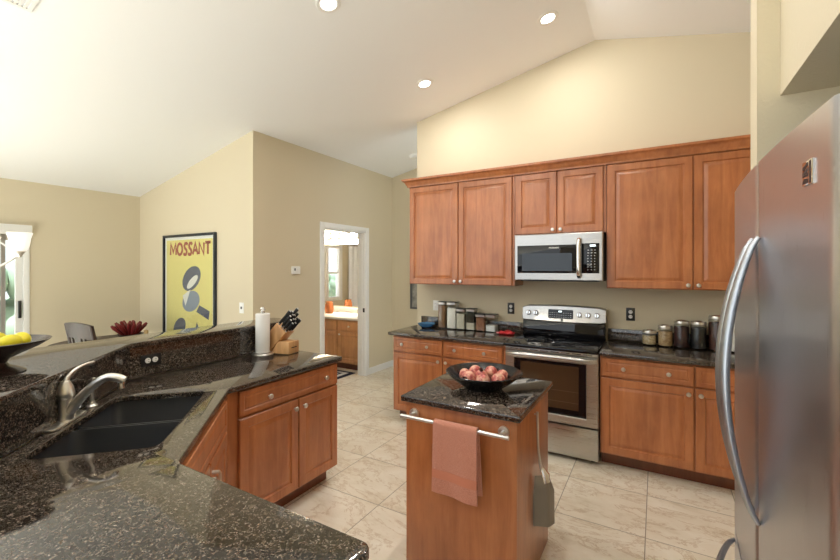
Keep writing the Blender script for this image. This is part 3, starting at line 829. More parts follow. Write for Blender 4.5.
# towel over the bar
tx, ty, tz = -0.815, 1.737, 0.826
t = thing('hand_towel', 'salmon terry hand towel hanging over the island towel bar', 'towel', (tx, ty, tz))
def towel_part(lo, hi, name, m, th=0.004, parent=None):
    """cloth between arc positions lo..hi along the drop (0 front hem, 1 back hem)"""
    bb = bmesh.new(); nx, ns = 26, 60; fr_, bk = 0.325, 0.30; r = 0.0150
    L = fr_+PI*r+bk
    def pos(s, u, off):
        q = s*L; x = (u-0.5)*0.222
        fall = 0
        if q < fr_: y, z, n_ = -r, -(fr_-q), Vector((0, -1, 0)); fall = (fr_-q)/fr_
        elif q < fr_+PI*r:
            a = (q-fr_)/r; y, z = -r*math.cos(a), r*math.sin(a); n_ = Vector((0, -math.cos(a), math.sin(a)))
        else: y, z, n_ = r, -(q-fr_-PI*r), Vector((0, 1, 0)); fall = -(q-fr_-PI*r)/bk
        wv = 0.005*math.sin(u*9+1.0)*abs(fall)
        y -= wv + (0.004*fall if fall > 0 else 0)
        x *= 1+0.03*abs(fall)
        if fall < 0: x += 0.012*(-fall); y -= 0.002
        z += 0.012*(u-0.5)*(-1 if fall > 0 else 0.5)*abs(fall)
        return Vector((x, y, z)) + n_*off
    g = []
    for o_ in (th/2, -th/2):
        g.append([[bb.verts.new(pos(lo+(hi-lo)*i/ns, j/nx, o_)) for j in range(nx+1)] for i in range(ns+1)])
    for k in (0, 1):
        for i in range(ns):
            for j in range(nx): bb.faces.new((g[k][i][j], g[k][i][j+1], g[k][i+1][j+1], g[k][i+1][j]))
    for i in range(ns):
        for j in (0, nx): bb.faces.new((g[0][i][j], g[0][i+1][j], g[1][i+1][j], g[1][i][j]))
    for j in range(nx):
        for i in (0, ns): bb.faces.new((g[0][i][j], g[0][i][j+1], g[1][i][j+1], g[1][i][j]))
    return obj(name, MB().join(bb), m, parent, angle=60)
towel_part(0, 1, 'cloth', M['towel'], 0.008, t)
towel_part(0.105, 0.165, 'woven_band', M['towelband'], 0.0095, t)

# spatula hanging on the island's right side
t = thing('spatula', 'large steel spatula hanging on the right side of the island', 'spatula', (-0.528, 2.105, 0.822))
hd = smooth_curve([(0.0, 0, 0.012), (0.002, 0.002, -0.06), (0.004, 0.004, -0.16), (0.010, 0.010, -0.24), (0.020, 0.014, -0.29)], 8)
hm = MB().tube(hd, lerps([0.011, 0.010, 0.009, 0.011, 0.015], len(hd)), 12, 0.6, (0, 1, 0))
hd_o = obj('handle', hm, M['nickel'], t)
obj('ferrule', MB().tube([(0.022, 0.012, -0.275), (0.040, 0.010, -0.305), (0.048, 0.006, -0.340)], [0.012, 0.026, 0.020], 14, 0.4, (0.5, 0.85, 0)), M['chrome'], t)
bb = bmesh.new()
dirv = Vector((0.62, 0.78, 0)); nrm = Vector((0.78, -0.62, 0)); c0 = Vector((0.032, 0.000, 0))
rows = []
for i in range(13):
    s = i/12; z = -0.315-0.25*s
    hw = 0.042+0.034*min(1, s*3) + 0.004*s
    row = []
    for off in (0.0012, -0.0012):
        for j in range(11):
            u = -1+2*j/10
            fold = 0.034*abs(u-0.3) - 0.010
            zz = z + (0.012*(1-abs(u)) if i == 0 else 0) - (0.008*u if i == 12 else 0)
            pt = c0 + dirv*(u*hw) - nrm*(fold+off) + Vector((0, 0, zz))
            pt.x = max(pt.x, -0.010)
            row.append(bb.verts.new(pt))
    rows.append(row)
for p_, q_ in zip(rows, rows[1:]):
    for j in range(10):
        bb.faces.new((p_[j], p_[j+1], q_[j+1], q_[j])); bb.faces.new((p_[11+j], p_[12+j], q_[12+j], q_[11+j]))
    for j in (0, 10): bb.faces.new((p_[j], q_[j], q_[11+j], p_[11+j]))
for rw in (rows[0], rows[-1]):
    for j in range(10): bb.faces.new((rw[j], rw[j+1], rw[12+j], rw[11+j]))
obj('blade', MB().join(bb), M['spat'], t, angle=15)

# bowl of pomegranates
bc = Vector((-0.825, 2.120, 0.914))
t = thing('bowl', 'wide black bowl of pomegranates on the island', 'bowl', bc)
obj('dish', MB().lathe([(0, 0.004), (0.085, 0.0), (0.10, 0.0), (0.105, 0.008), (0.14, 0.030), (0.175, 0.058), (0.205, 0.085), (0.209, 0.089),
                        (0.206, 0.091), (0.198, 0.086), (0.165, 0.058), (0.13, 0.034), (0.09, 0.016), (0, 0.012)], 64), M['dish'], t)
poms = [(-0.105, -0.020, 0.062, 0.034, 'leftmost pomegranate in the black bowl'),
        (-0.055, -0.075, 0.060, 0.040, 'front left pomegranate with its dark crown towards us in the black bowl'),
        (0.030, -0.085, 0.060, 0.038, 'pink pomegranate in the front middle of the black bowl'),
        (0.100, -0.045, 0.062, 0.039, 'right-hand pomegranate with a dark crown in the black bowl'),
        (-0.070, 0.050, 0.066, 0.038, 'back left pomegranate in the black bowl'),
        (0.020, 0.065, 0.070, 0.038, 'back middle pomegranate lying high in the black bowl'),
        (0.090, 0.050, 0.062, 0.036, 'back right pomegranate in the black bowl'),
        (-0.012, -0.008, 0.060, 0.039, 'central pomegranate ringed by the others in the black bowl')]
rng = random.Random(3)
pd = [(-0.8, -0.4, 0.3), (-0.15, -0.95, 0.15), (0.5, -0.6, -0.6), (0.25, -0.95, 0.05), (-0.5, 0.5, 0.4), (0.6, 0.3, 0.3), (0.9, 0, 0.1), (0.1, -0.2, 0.9)]
for (x, y, z, r, lb), dv in zip(poms, pd):
    q = Vector(dv).to_track_quat('Z', 'Y')
    p_ = thing('pomegranate', lb, 'pomegranate', bc+Vector((x, y, z)), 0, 'pomegranates in the black bowl')
    p_.rotation_mode = 'QUATERNION'; p_.rotation_quaternion = q
    obj('skin', MB().sphere((0, 0, 0), r, 24, 16, 0.94), M['pom'], p_)
    obj('calyx', MB().lathe([(0, r*0.93), (r*0.16, r*0.92), (r*0.17, r*1.08), (r*0.29, r*1.20), (r*0.25, r*1.06), (r*0.27, r*0.90), (0, r*0.86)], 12), M['calyx'], p_)

# ================================================================== SINK AND FAUCET
ucx, vcx = (SU0+SU1)/2, (SV0+SV1)/2
sx_, sy_ = UV(ucx, vcx)
t = thing('sink', 'black double-bowl undermount sink in the corner counter', 'sink', (sx_, sy_, 0.883), 3*PI/4)   # local x = u, local -y = v
hl, hwid = (SU1-SU0)/2+0.012, (SV1-SV0)/2+0.012
def basin(x0, x1):
    bb = bmesh.new()
    def rr(x0, x1, y0, y1, r, z):
        return [bb.verts.new((x, y, z)) for x, y in rounded([(x0, y0), (x1, y0), (x1, y1), (x0, y1)], r, 5)]
    y0, y1 = -hwid, hwid
    loops = [rr(x0, x1, y0, y1, 0.05, 0.0), rr(x0+0.004, x1-0.004, y0+0.004, y1-0.004, 0.05, -0.02), rr(x0+0.012, x1-0.012, y0+0.012, y1-0.012, 0.05, -0.165),
             rr(x0+0.03, x1-0.03, y0+0.03, y1-0.03, 0.05, -0.188), rr(x0+0.08, x1-0.08, y0+0.08, y1-0.08, 0.03, -0.192)]
    n = len(loops[0])
    for p_, q_ in zip(loops, loops[1:]):
        for i in range(n): bb.faces.new((p_[i], p_[(i+1) % n], q_[(i+1) % n], q_[i]))
    bb.faces.new(loops[-1])
    ou = [rr(x0-0.006, x1+0.006, y0-0.006, y1+0.006, 0.055, 0.0), rr(x0+0.004, x1-0.004, y0+0.004, y1-0.004, 0.055, -0.17), rr(x0+0.03, x1-0.03, y0+0.03, y1-0.03, 0.05, -0.2)]
    for p_, q_ in zip(ou, ou[1:]):
        for i in range(n): bb.faces.new((p_[i], p_[(i+1) % n], q_[(i+1) % n], q_[i]))
    bb.faces.new(ou[-1])
    for i in range(n): bb.faces.new((loops[0][i], loops[0][(i+1) % n], ou[0][(i+1) % n], ou[0][i]))
    return MB().join(bb)
for a_, c_ in ((-hl, -0.012), (0.012, hl)):
    bo = obj('basin', basin(a_, c_), M['sink'], t, angle=50)
    mx = (a_+c_)/2
    obj('drain', MB().lathe([(0, -0.190), (0.03, -0.190), (0.042, -0.188), (0.044, -0.1915), (0, -0.1915)], 24, Matrix.Translation((mx, 0.02, 0))), M['chrome'], bo)
obj('divider', MB().box((-0.013, -hwid+0.006, -0.05), (0.013, hwid-0.006, -0.022), 0.008), M['sink'], t)

fu, fv = 2.075, -1.022
fx, fy = UV(fu, fv)
t = thing('faucet', 'brushed nickel kitchen faucet with a curved lever behind the sink', 'faucet', (fx, fy, 0.914), 3*PI/4)   # local -y = towards sink
obj('base_plate', MB().prism(rounded([(-0.125, -0.031), (0.125, -0.031), (0.125, 0.031), (-0.125, 0.031)], 0.03), 0, 0.010, bev=0.004), M['nickel'], t)
obj('body', MB().lathe([(0, 0.010), (0.030, 0.010), (0.031, 0.018), (0.0275, 0.05), (0.027, 0.095), (0.0275, 0.10), (0, 0.10)], 32), M['nickel'], t)
sp = smooth_curve([(0, -0.005, 0.035), (0, -0.045, 0.085), (0, -0.10, 0.145), (0, -0.15, 0.178), (0, -0.190, 0.176), (0, -0.220, 0.160)], 8)
obj('spout', MB().tube(sp, lerps([0.024, 0.021, 0.0175, 0.0165, 0.0175, 0.018], len(sp)), 18), M['nickel'], t)
obj('aerator', MB().cyl((0, -0.207, 0.150), (0, -0.209, 0.128), 0.013).cyl((0, -0.207, 0.157), (0, -0.207, 0.148), 0.0155), M['chrome'], t)
hs = obj('handle_dome', MB().lathe([(0.0275, 0.101), (0.0325, 0.108), (0.0330, 0.125), (0.0275, 0.150), (0.017, 0.172), (0, 0.180)], 28), M['nickel'], t)
lv = smooth_curve([(0.0, 0.0, 0.155), (0.012, -0.004, 0.185), (0.05, -0.020, 0.213), (0.09, -0.036, 0.222), (0.122, -0.048, 0.222)], 8)
obj('lever', MB().tube(lv, lerps([0.017, 0.0125, 0.0105, 0.0095, 0.0105], len(lv)), 14, 0.75), M['nickel'], hs)
px, py = UV(2.278, -1.016)
t = thing('side_sprayer', 'brushed nickel side sprayer standing right of the faucet', 'sprayer', (px, py, 0.914), 3*PI/4)
obj('base', MB().lathe([(0, 0), (0.024, 0), (0.024, 0.004), (0.015, 0.012), (0.013, 0.024), (0, 0.024)], 24), M['nickel'], t)
obj('wand', MB().lathe([(0.0105, 0.022), (0.0095, 0.06), (0.012, 0.10), (0.014, 0.118), (0.012, 0.128), (0, 0.130)], 20).tube([(0, 0, 0.115), (-0.014, -0.012, 0.128), (-0.030, -0.024, 0.126)], [0.013, 0.0125, 0.010], 14), M['nickel'], t)

# ================================================================== PENINSULA ITEMS
t = thing('paper_towel_holder', 'paper towel roll on a chrome stand beside the knife block', 'paper towels', (-2.600, 2.085, 0.914))
obj('base', MB().lathe([(0, 0), (0.078, 0), (0.080, 0.006), (0.072, 0.013), (0.012, 0.016), (0, 0.016)], 40), M['nickel'], t)
obj('post', MB().lathe([(0.007, 0.014), (0.007, 0.318), (0.018, 0.320), (0.018, 0.326), (0.010, 0.330), (0.018, 0.338), (0.021, 0.348), (0.015, 0.360), (0, 0.364)], 24), M['chrome'], t)
obj('paper_roll', MB().lathe([(0.020, 0.018), (0.051, 0.018), (0.052, 0.02), (0.052, 0.310), (0.051, 0.312), (0.020, 0.312), (0.020, 0.018)], 48), M['paper'], t)

t = thing('knife_block', 'pale wooden knife block with black-handled knives on the peninsula', 'knife block', (-2.495, 2.225, 0.914), 0.18)
t.scale = (1.1, 1.1, 1.1)
hwk = 0.052
an = math.radians(46)
ax = Vector((math.cos(an), 0, math.sin(an))); nx_ = Vector((-math.sin(an), 0, math.cos(an)))
# slanted slab, profile in local x-z
c_bot = Vector((-0.115, 0, 0.012))
q0 = c_bot; q1 = c_bot+ax*0.20; q2 = q1+nx_*0.10; q3 = c_bot+nx_*0.10
th_ = 0.075
# lean the slab so that its lower corner touches the counter
lowz = min(q.z for q in (q0, q1, q2, q3))
sh_ = Vector((0, 0, -lowz))
prof = [((q+sh_).x, (q+sh_).z) for q in (q0, q1, q2, q3)]
obj('slanted_block', MB().prism(prof, -hwk, hwk, 'y', bev=0.003), M['block'], t)
# wedge base below the slab
wedge = [(-0.10, 0.0), (0.062, 0.0), (0.062, 0.095), (0.0, 0.125), (-0.108, 0.003)]
wedge = [(-0.100, 0.0), (0.062, 0.0), (0.062, 0.085), (-0.030, 0.085)]
obj('base_wedge', MB().prism(wedge, -hwk-0.004, hwk+0.004, 'y', bev=0.003), M['block'], t)
obj('label_plate', MB().box((0.062, -0.030, 0.040), (0.0632, 0.030, 0.046)), M['black'], t)
kn = [(-0.036, 0.086, 0.135, 0.011), (0.0, 0.086, 0.125, 0.011), (0.036, 0.084, 0.150, 0.012), (-0.034, 0.060, 0.110, 0.010), (-0.011, 0.060, 0.118, 0.010),
      (0.012, 0.060, 0.112, 0.010), (0.036, 0.060, 0.130, 0.010), (-0.036, 0.036, 0.095, 0.009), (-0.012, 0.036, 0.100, 0.009), (0.012, 0.036, 0.095, 0.009), (0.036, 0.036, 0.105, 0.010),
      (-0.030, 0.013, 0.085, 0.010), (0.0, 0.013, 0.085, 0.010), (0.030, 0.013, 0.115, 0.011)]
for i, (yy, nn, ln, r) in enumerate(kn):
    p0 = q1+sh_+nx_*nn+Vector((0, yy, 0))
    k = MB().tube([p0+ax*0.006, p0+ax*0.03, p0+ax*(ln*0.6), p0+ax*(ln-0.01), p0+ax*ln], [r*0.85, r, r*0.92, r*1.1, r*0.8], 10, 0.62, nx_)
    ko = obj('knife', k, M['black'], t)
    obj('bolster', MB().tube([p0-ax*0.002, p0+ax*0.010], [r*0.95, r*0.95], 10, 0.62, nx_), M['nickel'], ko)
    obj('end_cap', MB().tube([p0+ax*(ln-0.006), p0+ax*(ln+0.003)], [r*0.9, r*0.8], 10, 0.62, nx_), M['nickel'], ko)

# pedestal bowl with lemons on the bar
pb = Vector((-2.39, 0.575, 1.130))
t = thing('pedestal_bowl', 'dark pedestal bowl of lemons on the raised bar at the left edge', 'bowl', pb)
obj('bowl', MB().lathe([(0, 0.0), (0.098, 0.0), (0.100, 0.006), (0.080, 0.018), (0.050, 0.030), (0.040, 0.045), (0.048, 0.060), (0.09, 0.082), (0.14, 0.106), (0.176, 0.130),
                        (0.182, 0.136), (0.176, 0.137), (0.166, 0.132), (0.13, 0.112), (0.08, 0.096), (0, 0.088)], 64), M['bronze'], t)
lem = [(0.072, 0.030, 0.134, 0.4, 'lemon at the right of the pedestal bowl'), (0.020, 0.080, 0.134, 1.3, 'lemon at the back of the pedestal bowl'),
       (-0.02, -0.03, 0.130, 2.2, 'lemon in the middle of the pedestal bowl'), (0.045, -0.075, 0.134, 2.9, 'lemon at the front of the pedestal bowl'),
       (-0.095, 0.02, 0.134, 0.2, 'lemon at the hidden left side of the pedestal bowl')]
for x, y, z, rz, lb in lem:
    l_ = obj('lemon', MB().lathe([(0, -0.048), (0.008, -0.044), (0.018, -0.036), (0.029, -0.018), (0.032, 0), (0.029, 0.018), (0.018, 0.036), (0.008, 0.044), (0, 0.048)], 20,
             Matrix.Rotation(PI/2, 4, 'X')), M['lemon'])
    l_.location = pb+Vector((x, y, z)); l_.rotation_euler = (0.1, 0, rz)
    tag(l_, lb, 'lemon', 'lemons in the pedestal bowl')

# ================================================================== CANISTERS LEFT OF THE RANGE
M['gr_brown'] = grains('brown_sugar', lin(150, 112, 72), lin(120, 84, 50), 200)
M['gr_flour'] = mat('white_flour', lin(236, 232, 224), 0.8)
M['gr_rice'] = grains('pale_rice', lin(226, 222, 205), lin(200, 194, 172), 220)
M['gr_nut'] = grains('mixed_nuts', lin(176, 128, 96), lin(118, 72, 48), 120)
M['gr_sugar'] = mat('white_sugar', lin(240, 240, 236), 0.7)
M['gr_tea'] = grains('dark_tea', lin(60, 62, 44), lin(28, 28, 22), 160)
M['gr_oat'] = grains('cream_beans', lin(216, 198, 160), lin(168, 140, 96), 110)
M['gr_barley'] = grains('beige_lentils', lin(196, 168, 124), lin(150, 116, 76), 150)
M['gr_red'] = grains('dark_red_beans', lin(72, 20, 18), lin(32, 8, 8), 110)
M['gr_black'] = grains('black_beans', lin(26, 28, 32), lin(8, 8, 10), 110)
M['gr_coffee'] = grains('coffee_beans', lin(88, 42, 26), lin(40, 16, 10), 110)
M['lidblack'] = M['black']
def canister(label, x, y, wdt, hgt, m, fill=0.8, top=None):
    t = thing('canister', label, 'canister', (x, y, 0.914), 0.0, 'square glass canisters left of the range')
    hw = wdt/2
    j = MB()
    sq = lambda r_, rr_: rounded([(-r_, -r_), (r_, -r_), (r_, r_), (-r_, r_)], rr_, 4)
    j.prism(sq(hw, 0.018), 0.0, 0.006)
    bb = bmesh.new()
    L = [[bb.verts.new((p[0], p[1], z)) for p in sq(r_, rr_)] for r_, rr_, z in ((hw, 0.018, 0.006), (hw, 0.018, hgt-0.03), (hw-0.0025, 0.016, hgt-0.03), (hw-0.0025, 0.016, 0.006))]
    n = len(L[0])
    for a in range(4):
        p_, q_ = L[a], L[(a+1) % 4]
        for i in range(n): bb.faces.new((p_[i], p_[(i+1) % n], q_[(i+1) % n], q_[i]))
    j.join(bb)
    obj('glass_jar', j, M['glass'], t)
    zt = 0.008+(hgt-0.04)*fill
    obj('contents', MB().prism(sq(hw-0.0035, 0.015), 0.0075, zt), m, t)
    if top is not None:
        obj('contents', MB().prism(sq(hw-0.004, 0.015), zt+0.0005, hgt-0.035), top, t)
    ld = obj('lid', MB().prism(sq(hw+0.002, 0.019), hgt-0.03, hgt-0.008), M['steel'], t)
    obj('lid_top', MB().prism(sq(hw+0.003, 0.019), hgt-0.008, hgt, bev=0.002), M['black'], ld)
canister('tall glass canister of brown sugar, leftmost of the row left of the range', -2.051, 4.045, 0.095, 0.290, M['gr_brown'], 0.97)
canister('tall glass canister of white flour, second from the left', -1.930, 4.045, 0.110, 0.292, M['gr_flour'], 0.86)
canister('medium glass canister of white grain, third from the left', -1.825, 4.045, 0.100, 0.225, M['gr_rice'], 0.88)
canister('medium glass canister with dark tea above white, fourth from the left', -1.710, 4.045, 0.100, 0.230, M['gr_rice'], 0.38, M['gr_tea'])
canister('short glass canister of brown nuts, second from the right of the row', -1.596, 4.040, 0.102, 0.180, M['gr_nut'], 0.93)
canister('short half-full glass canister of sugar, nearest to the range', -1.480, 4.040, 0.108, 0.182, M['gr_sugar'], 0.42)
t = thing('reflection_dish', 'blue glass dish standing in for a blue reflection on the granite at the left end of the back counter', 'dish', (-2.24, 4.0, 0.914))  # added dish shape; its blue stands in for a reflection on the granite
obj('dish', MB().lathe([(0, 0.0), (0.05, 0.0), (0.07, 0.006), (0.098, 0.034), (0.102, 0.040), (0.096, 0.038), (0.068, 0.012), (0, 0.006)], 36), M['blueglass'], t)
t = thing('pot_holder', 'red folded pot holder on the counter beside the range', 'pot holder', (-1.285, 3.93, 0.914), 0.2)
def puff(w_, d_, h_, z0):
    bb = bmesh.new(); n, mth = 14, 8; top = []; bot = []
    for i in range(n+1):
        rt, rb = [], []
        for j in range(mth+1):
            u, v = -1+2*i/n, -1+2*j/mth
            e = max(0.0, (1-u**4)*(1-v**4))**0.5
            rt.append(bb.verts.new((u*w_/2, v*d_/2, z0+h_*(0.5+0.5*e)*(0.8+0.2*math.sin(5*u+2*v)))))
            rb.append(bb.verts.new((u*w_/2, v*d_/2, z0+h_*0.3*(1-e))))
        top.append(rt); bot.append(rb)
    for i in range(n):
        for j in range(mth):
            bb.faces.new((top[i][j], top[i+1][j], top[i+1][j+1], top[i][j+1])); bb.faces.new((bot[i][j], bot[i+1][j], bot[i+1][j+1], bot[i][j+1]))
    for i in range(n):
        for j in (0, mth): bb.faces.new((top[i][j], top[i+1][j], bot[i+1][j], bot[i][j]))
    for j in range(mth):
        for i in (0, n): bb.faces.new((top[i][j], top[i][j+1], bot[i][j+1], bot[i][j]))
    return MB().join(bb)
obj('pad', puff(0.15, 0.10, 0.045, 0.0), M['redcloth'], t)
obj('hanging_loop', MB().tube(smooth_curve([(-0.07, -0.04, 0.014), (-0.088, -0.05, 0.02), (-0.095, -0.038, 0.026), (-0.082, -0.028, 0.024), (-0.068, -0.03, 0.018)], 5), 0.005, 8), mat('pink_trim', lin(220, 150, 150), 0.7), t)

# ================================================================== ROUND JARS RIGHT OF THE RANGE
def jar(label, x, y, dia, hgt, m, fill=0.95):
    t = thing('jar', label, 'jar', (x, y, 0.914), 0, 'round lidded glass jars right of the range')
    r = dia/2; hb = hgt-0.024
    obj('glass_jar', MB().lathe([(0, 0), (r-0.006, 0), (r, 0.006), (r, hb-0.012), (r-0.006, hb), (r-0.009, hb), (r-0.003, hb-0.014), (r-0.003, 0.008), (r-0.008, 0.004), (0, 0.004)], 36), M['glass'], t)
    obj('contents', MB().lathe([(0, 0.0055), (r-0.009, 0.0055), (r-0.004, 0.009), (r-0.004, 0.005+(hb-0.02)*fill), (0, 0.008+(hb-0.02)*fill)], 32), m, t)
    ld = obj('lid', MB().lathe([(0, hb+0.0005), (r-0.002, hb+0.0005), (r-0.001, hb+0.018), (r-0.004, hgt), (0, hgt)], 36), M['nickel'], t)
    obj('knob_rim', MB().lathe([(r*0.55, hgt), (r*0.6, hgt+0.004), (r*0.75, hgt+0.004), (r*0.8, hgt)], 32), M['chrome'], ld)
jar('small round jar of cream beans, leftmost and shortest right of the range', -0.053, 4.04, 0.112, 0.122, M['gr_oat'])
jar('round jar of beige lentils, second from the left', 0.064, 4.03, 0.112, 0.172, M['gr_barley'])
jar('round jar of dark red beans, third from the left', 0.180, 4.03, 0.112, 0.220, M['gr_red'])
jar('round jar of black beans, fourth from the left', 0.298, 4.02, 0.112, 0.222, M['gr_black'])
jar('tallest round jar, full of coffee beans', 0.422, 4.02, 0.122, 0.275, M['gr_coffee'])
jar('round jar of white flour half hidden by the refrigerator handle', 0.553, 4.02, 0.118, 0.275, M['gr_flour'])

# ================================================================== POSTER, PICTURE
t = thing('framed_poster', 'tall black-framed yellow poster with red lettering on the dining wall', 'poster', (-4.840, YP, 0.52))
w, h_ = 1.075, 1.462
fm = MB()
for a, c in (((-w/2, -0.03, 0), (-w/2+0.03, 0, h_)), ((w/2-0.03, -0.03, 0), (w/2, 0, h_)), ((-w/2+0.03, -0.03, 0), (w/2-0.03, 0, 0.03)), ((-w/2+0.03, -0.03, h_-0.03), (w/2-0.03, 0, h_))):
    fm.box(a, c, 0.003)
obj('frame', fm, mat('black_frame_lacquer', lin(30, 36, 44), 0.3), t)
obj('mat_board', MB().box((-w/2+0.03, -0.010, 0.03), (w/2-0.03, -0.002, h_-0.03)), M['plastic'], t)
po = obj('print', MB().box((-w/2+0.065, -0.0125, 0.065), (w/2-0.065, -0.010, h_-0.065)), mat('yellow_print', lin(234, 222, 142), 0.5), t)
def strokes(lines, x0, z0, w, h, t, mb, y0, y1, shear=0.0):
    for ln in lines:
        P_ = [Vector((x0+p[0]*w+shear*p[1]*h, z0+p[1]*h)) for p in ln]
        n = len(P_)
        L_, R_ = [], []
        for i in range(n):
            d0 = (P_[i]-P_[i-1]).normalized() if i else (P_[1]-P_[0]).normalized()
            d1 = (P_[i+1]-P_[i]).normalized() if i < n-1 else d0
            m0 = Vector((-d0.y, d0.x)); m1 = Vector((-d1.y, d1.x)); mm = (m0+m1)
            mm = mm.normalized() if mm.length > 0.2 else m0
            k = min(1.6, 1/max(0.4, mm.dot(m0)))
            L_.append(P_[i]+mm*t/2*k); R_.append(P_[i]-mm*t/2*k)
        for i in range(n-1):
            mb.prism([L_[i][:], L_[i+1][:], R_[i+1][:], R_[i][:]], y0, y1, 'y')
ov = [(0.5+0.5*math.cos(a_), 0.5+0.5*math.sin(a_)) for a_ in [2*PI*i/16 for i in range(17)]]
ess = [(1.0, 0.86), (0.75, 1.0), (0.3, 1.0), (0.08, 0.80), (0.25, 0.60), (0.75, 0.42), (0.92, 0.22), (0.70, 0.0), (0.25, 0.0), (0.0, 0.14)]
glyph = {'M': [[(0, 0), (0.08, 1), (0.5, 0.25), (0.92, 1), (1, 0)]], 'O': [ov], 'S': [ess],
         'A': [[(0, 0), (0.5, 1), (1, 0)], [(0.2, 0.36), (0.8, 0.36)]], 'N': [[(0, 0), (0.05, 1), (0.95, 0), (1, 1)]], 'T': [[(0, 1), (1, 1)], [(0.5, 1), (0.5, 0)]]}
lt = MB(); lx = -0.385
for ch, wd, shr in (('M', 0.125, 0.0), ('O', 0.105, 0.0), ('S', 0.07, 0.12), ('S', 0.07, 0.12), ('A', 0.10, 0.0), ('N', 0.095, 0.0), ('T', 0.10, 0.0)):
    strokes(glyph[ch], lx, h_-0.245, wd, 0.135, 0.034, lt, -0.0132, -0.0126, shr)
    lx += wd+0.026
obj('lettering', lt, mat('red_print', lin(158, 62, 56), 0.5), po, label='dark red slanted block lettering')
art = {'slate': mat('slate_print', lin(84, 92, 112), 0.5), 'pale': mat('pale_print', lin(236, 234, 226), 0.5), 'mid': mat('grey_blue_print', lin(140, 152, 168), 0.5)}
def ell(cx, cz, a, b_, rot=0, n=28, a0=0, a1=2*PI):
    return [(cx+a*math.cos(q)*math.cos(rot)-b_*math.sin(q)*math.sin(rot), cz+a*math.cos(q)*math.sin(rot)+b_*math.sin(q)*math.cos(rot)) for q in [a0+(a1-a0)*i/n for i in range(n if abs(a1-a0-2*PI) < 1e-6 else n+1)]]
def flat(name, polys, m, lv):
    mb = MB()
    for p_ in polys: mb.prism(p_, -0.0128-0.0004*lv, -0.0124-0.0004*(lv-1), 'y')
    obj(name, mb, art[m], po)
# generic abstract composition: plain discs, half discs and wedges
flat('printed_shape', [ell(0.06, 0.93, 0.20, 0.13, 0.5), ell(-0.19, 0.33, 0.15, 0.10, 0.7)], 'slate', 1)
flat('printed_shape', [ell(0.05, 0.66, 0.18, 0.12, 0.3), [(0.10, 0.22), (0.30, 0.22), (0.17, 0.42)]], 'mid', 1)
flat('printed_shape', [ell(0.08, 0.89, 0.13, 0.045, 0.6), [(-0.12, 0.72), (0.04, 0.80), (-0.06, 0.60)], [(-0.06, 0.12), (0.06, 0.12), (-0.10, 0.30)]], 'pale', 2)
flat('printed_shape', [[(0.22, 0.62), (0.42, 0.56), (0.40, 0.46), (0.16, 0.54)], [(0.13, 0.30), (0.25, 0.28), (0.17, 0.42)]], 'slate', 2)
obj('glazing', MB().box((-w/2+0.03, -0.018, 0.03), (w/2-0.03, -0.016, h_-0.03)), M['pane'], t)

t = thing('framed_picture', 'dark-framed grey picture on the hallway wall, peeking past the back wall', 'picture', (-3.03, YH, 0.94))
w, h_ = 0.60, 0.80
fm = MB()
for a, c in (((-w/2, -0.025, 0), (-w/2+0.03, 0, h_)), ((w/2-0.03, -0.025, 0), (w/2, 0, h_)), ((-w/2+0.03, -0.025, 0), (w/2-0.03, 0, 0.03)), ((-w/2+0.03, -0.025, h_-0.03), (w/2-0.03, 0, h_))):
    fm.box(a, c)
obj('frame', fm, M['fside'], t)
pm = mat('grey_print', lin(150, 148, 140), 0.6); vv = coords(pm); lk(pm, ramp(pm, noise(pm, vv, 9, 4), [(0.35, lin(112, 112, 108)), (0.65, lin(168, 166, 158))]), base(pm))
obj('print', MB().box((-w/2+0.03, -0.012, 0.03), (w/2-0.03, -0.004, h_-0.03)), pm, t)

# ================================================================== DINING CORNER
t = thing('dining_table', 'round dark dining table in the corner, its edge just above the bar', 'table', (-5.25, 2.20, 0))
obj('table_top', MB().lathe([(0, 0.728), (0.53, 0.728), (0.545, 0.735), (0.55, 0.748), (0.545, 0.758), (0, 0.760)], 64), M['darkwood'], t)
obj('pedestal', MB().lathe([(0, 0.04), (0.07, 0.04), (0.06, 0.10), (0.045, 0.2), (0.06, 0.35), (0.05, 0.55), (0.10, 0.70), (0.16, 0.728), (0, 0.728)], 32), M['darkwood'], t)
for i in range(4):
    a = PI/4+i*PI/2
    obj('leg', MB().tube([(0.03*math.cos(a), 0.03*math.sin(a), 0.14), (0.2*math.cos(a), 0.2*math.sin(a), 0.09), (0.36*math.cos(a), 0.36*math.sin(a), 0.024)], [0.032, 0.03, 0.022], 10), M['darkwood'], t)
t = thing('centrepiece', 'dark red cluster of dried pods standing on the dining table', 'centrepiece', (-5.25, 2.385, 0.760))
obj('bowl', MB().lathe([(0, 0), (0.05, 0), (0.10, 0.03), (0.13, 0.06), (0.12, 0.06), (0.09, 0.035), (0, 0.012)], 32), M['darkwood'], t)
rng = random.Random(7)
mp_ = mat('dark_red_pod', lin(112, 30, 30), 0.4)
for i in range(16):
    a = i*2.4; rr = 0.03+0.006*i
    d_ = Vector((math.cos(a)*(0.5+0.05*i), math.sin(a)*(0.5+0.05*i), 1.25)).normalized()
    p0 = Vector((math.cos(a)*rr*0.5, math.sin(a)*rr*0.5, 0.04)); L_ = 0.17+0.03*rng.random()
    obj('pod', MB().tube([p0, p0+d_*L_*0.4, p0+d_*L_*0.8, p0+d_*L_], [0.012, 0.019, 0.022, 0.012], 10), mp_, t)
t = thing('candle', 'small tan pillar candle beside the red centrepiece on the dining table', 'candle', (-5.06, 2.46, 0.760))
obj('wax', MB().lathe([(0, 0), (0.022, 0), (0.022, 0.10), (0.018, 0.104), (0, 0.098)], 20), mat('tan_wax', lin(190, 160, 112), 0.5), t)
obj('wick', MB().cyl((0, 0, 0.097), (0, 0, 0.112), 0.0018, 8), M['black'], t)

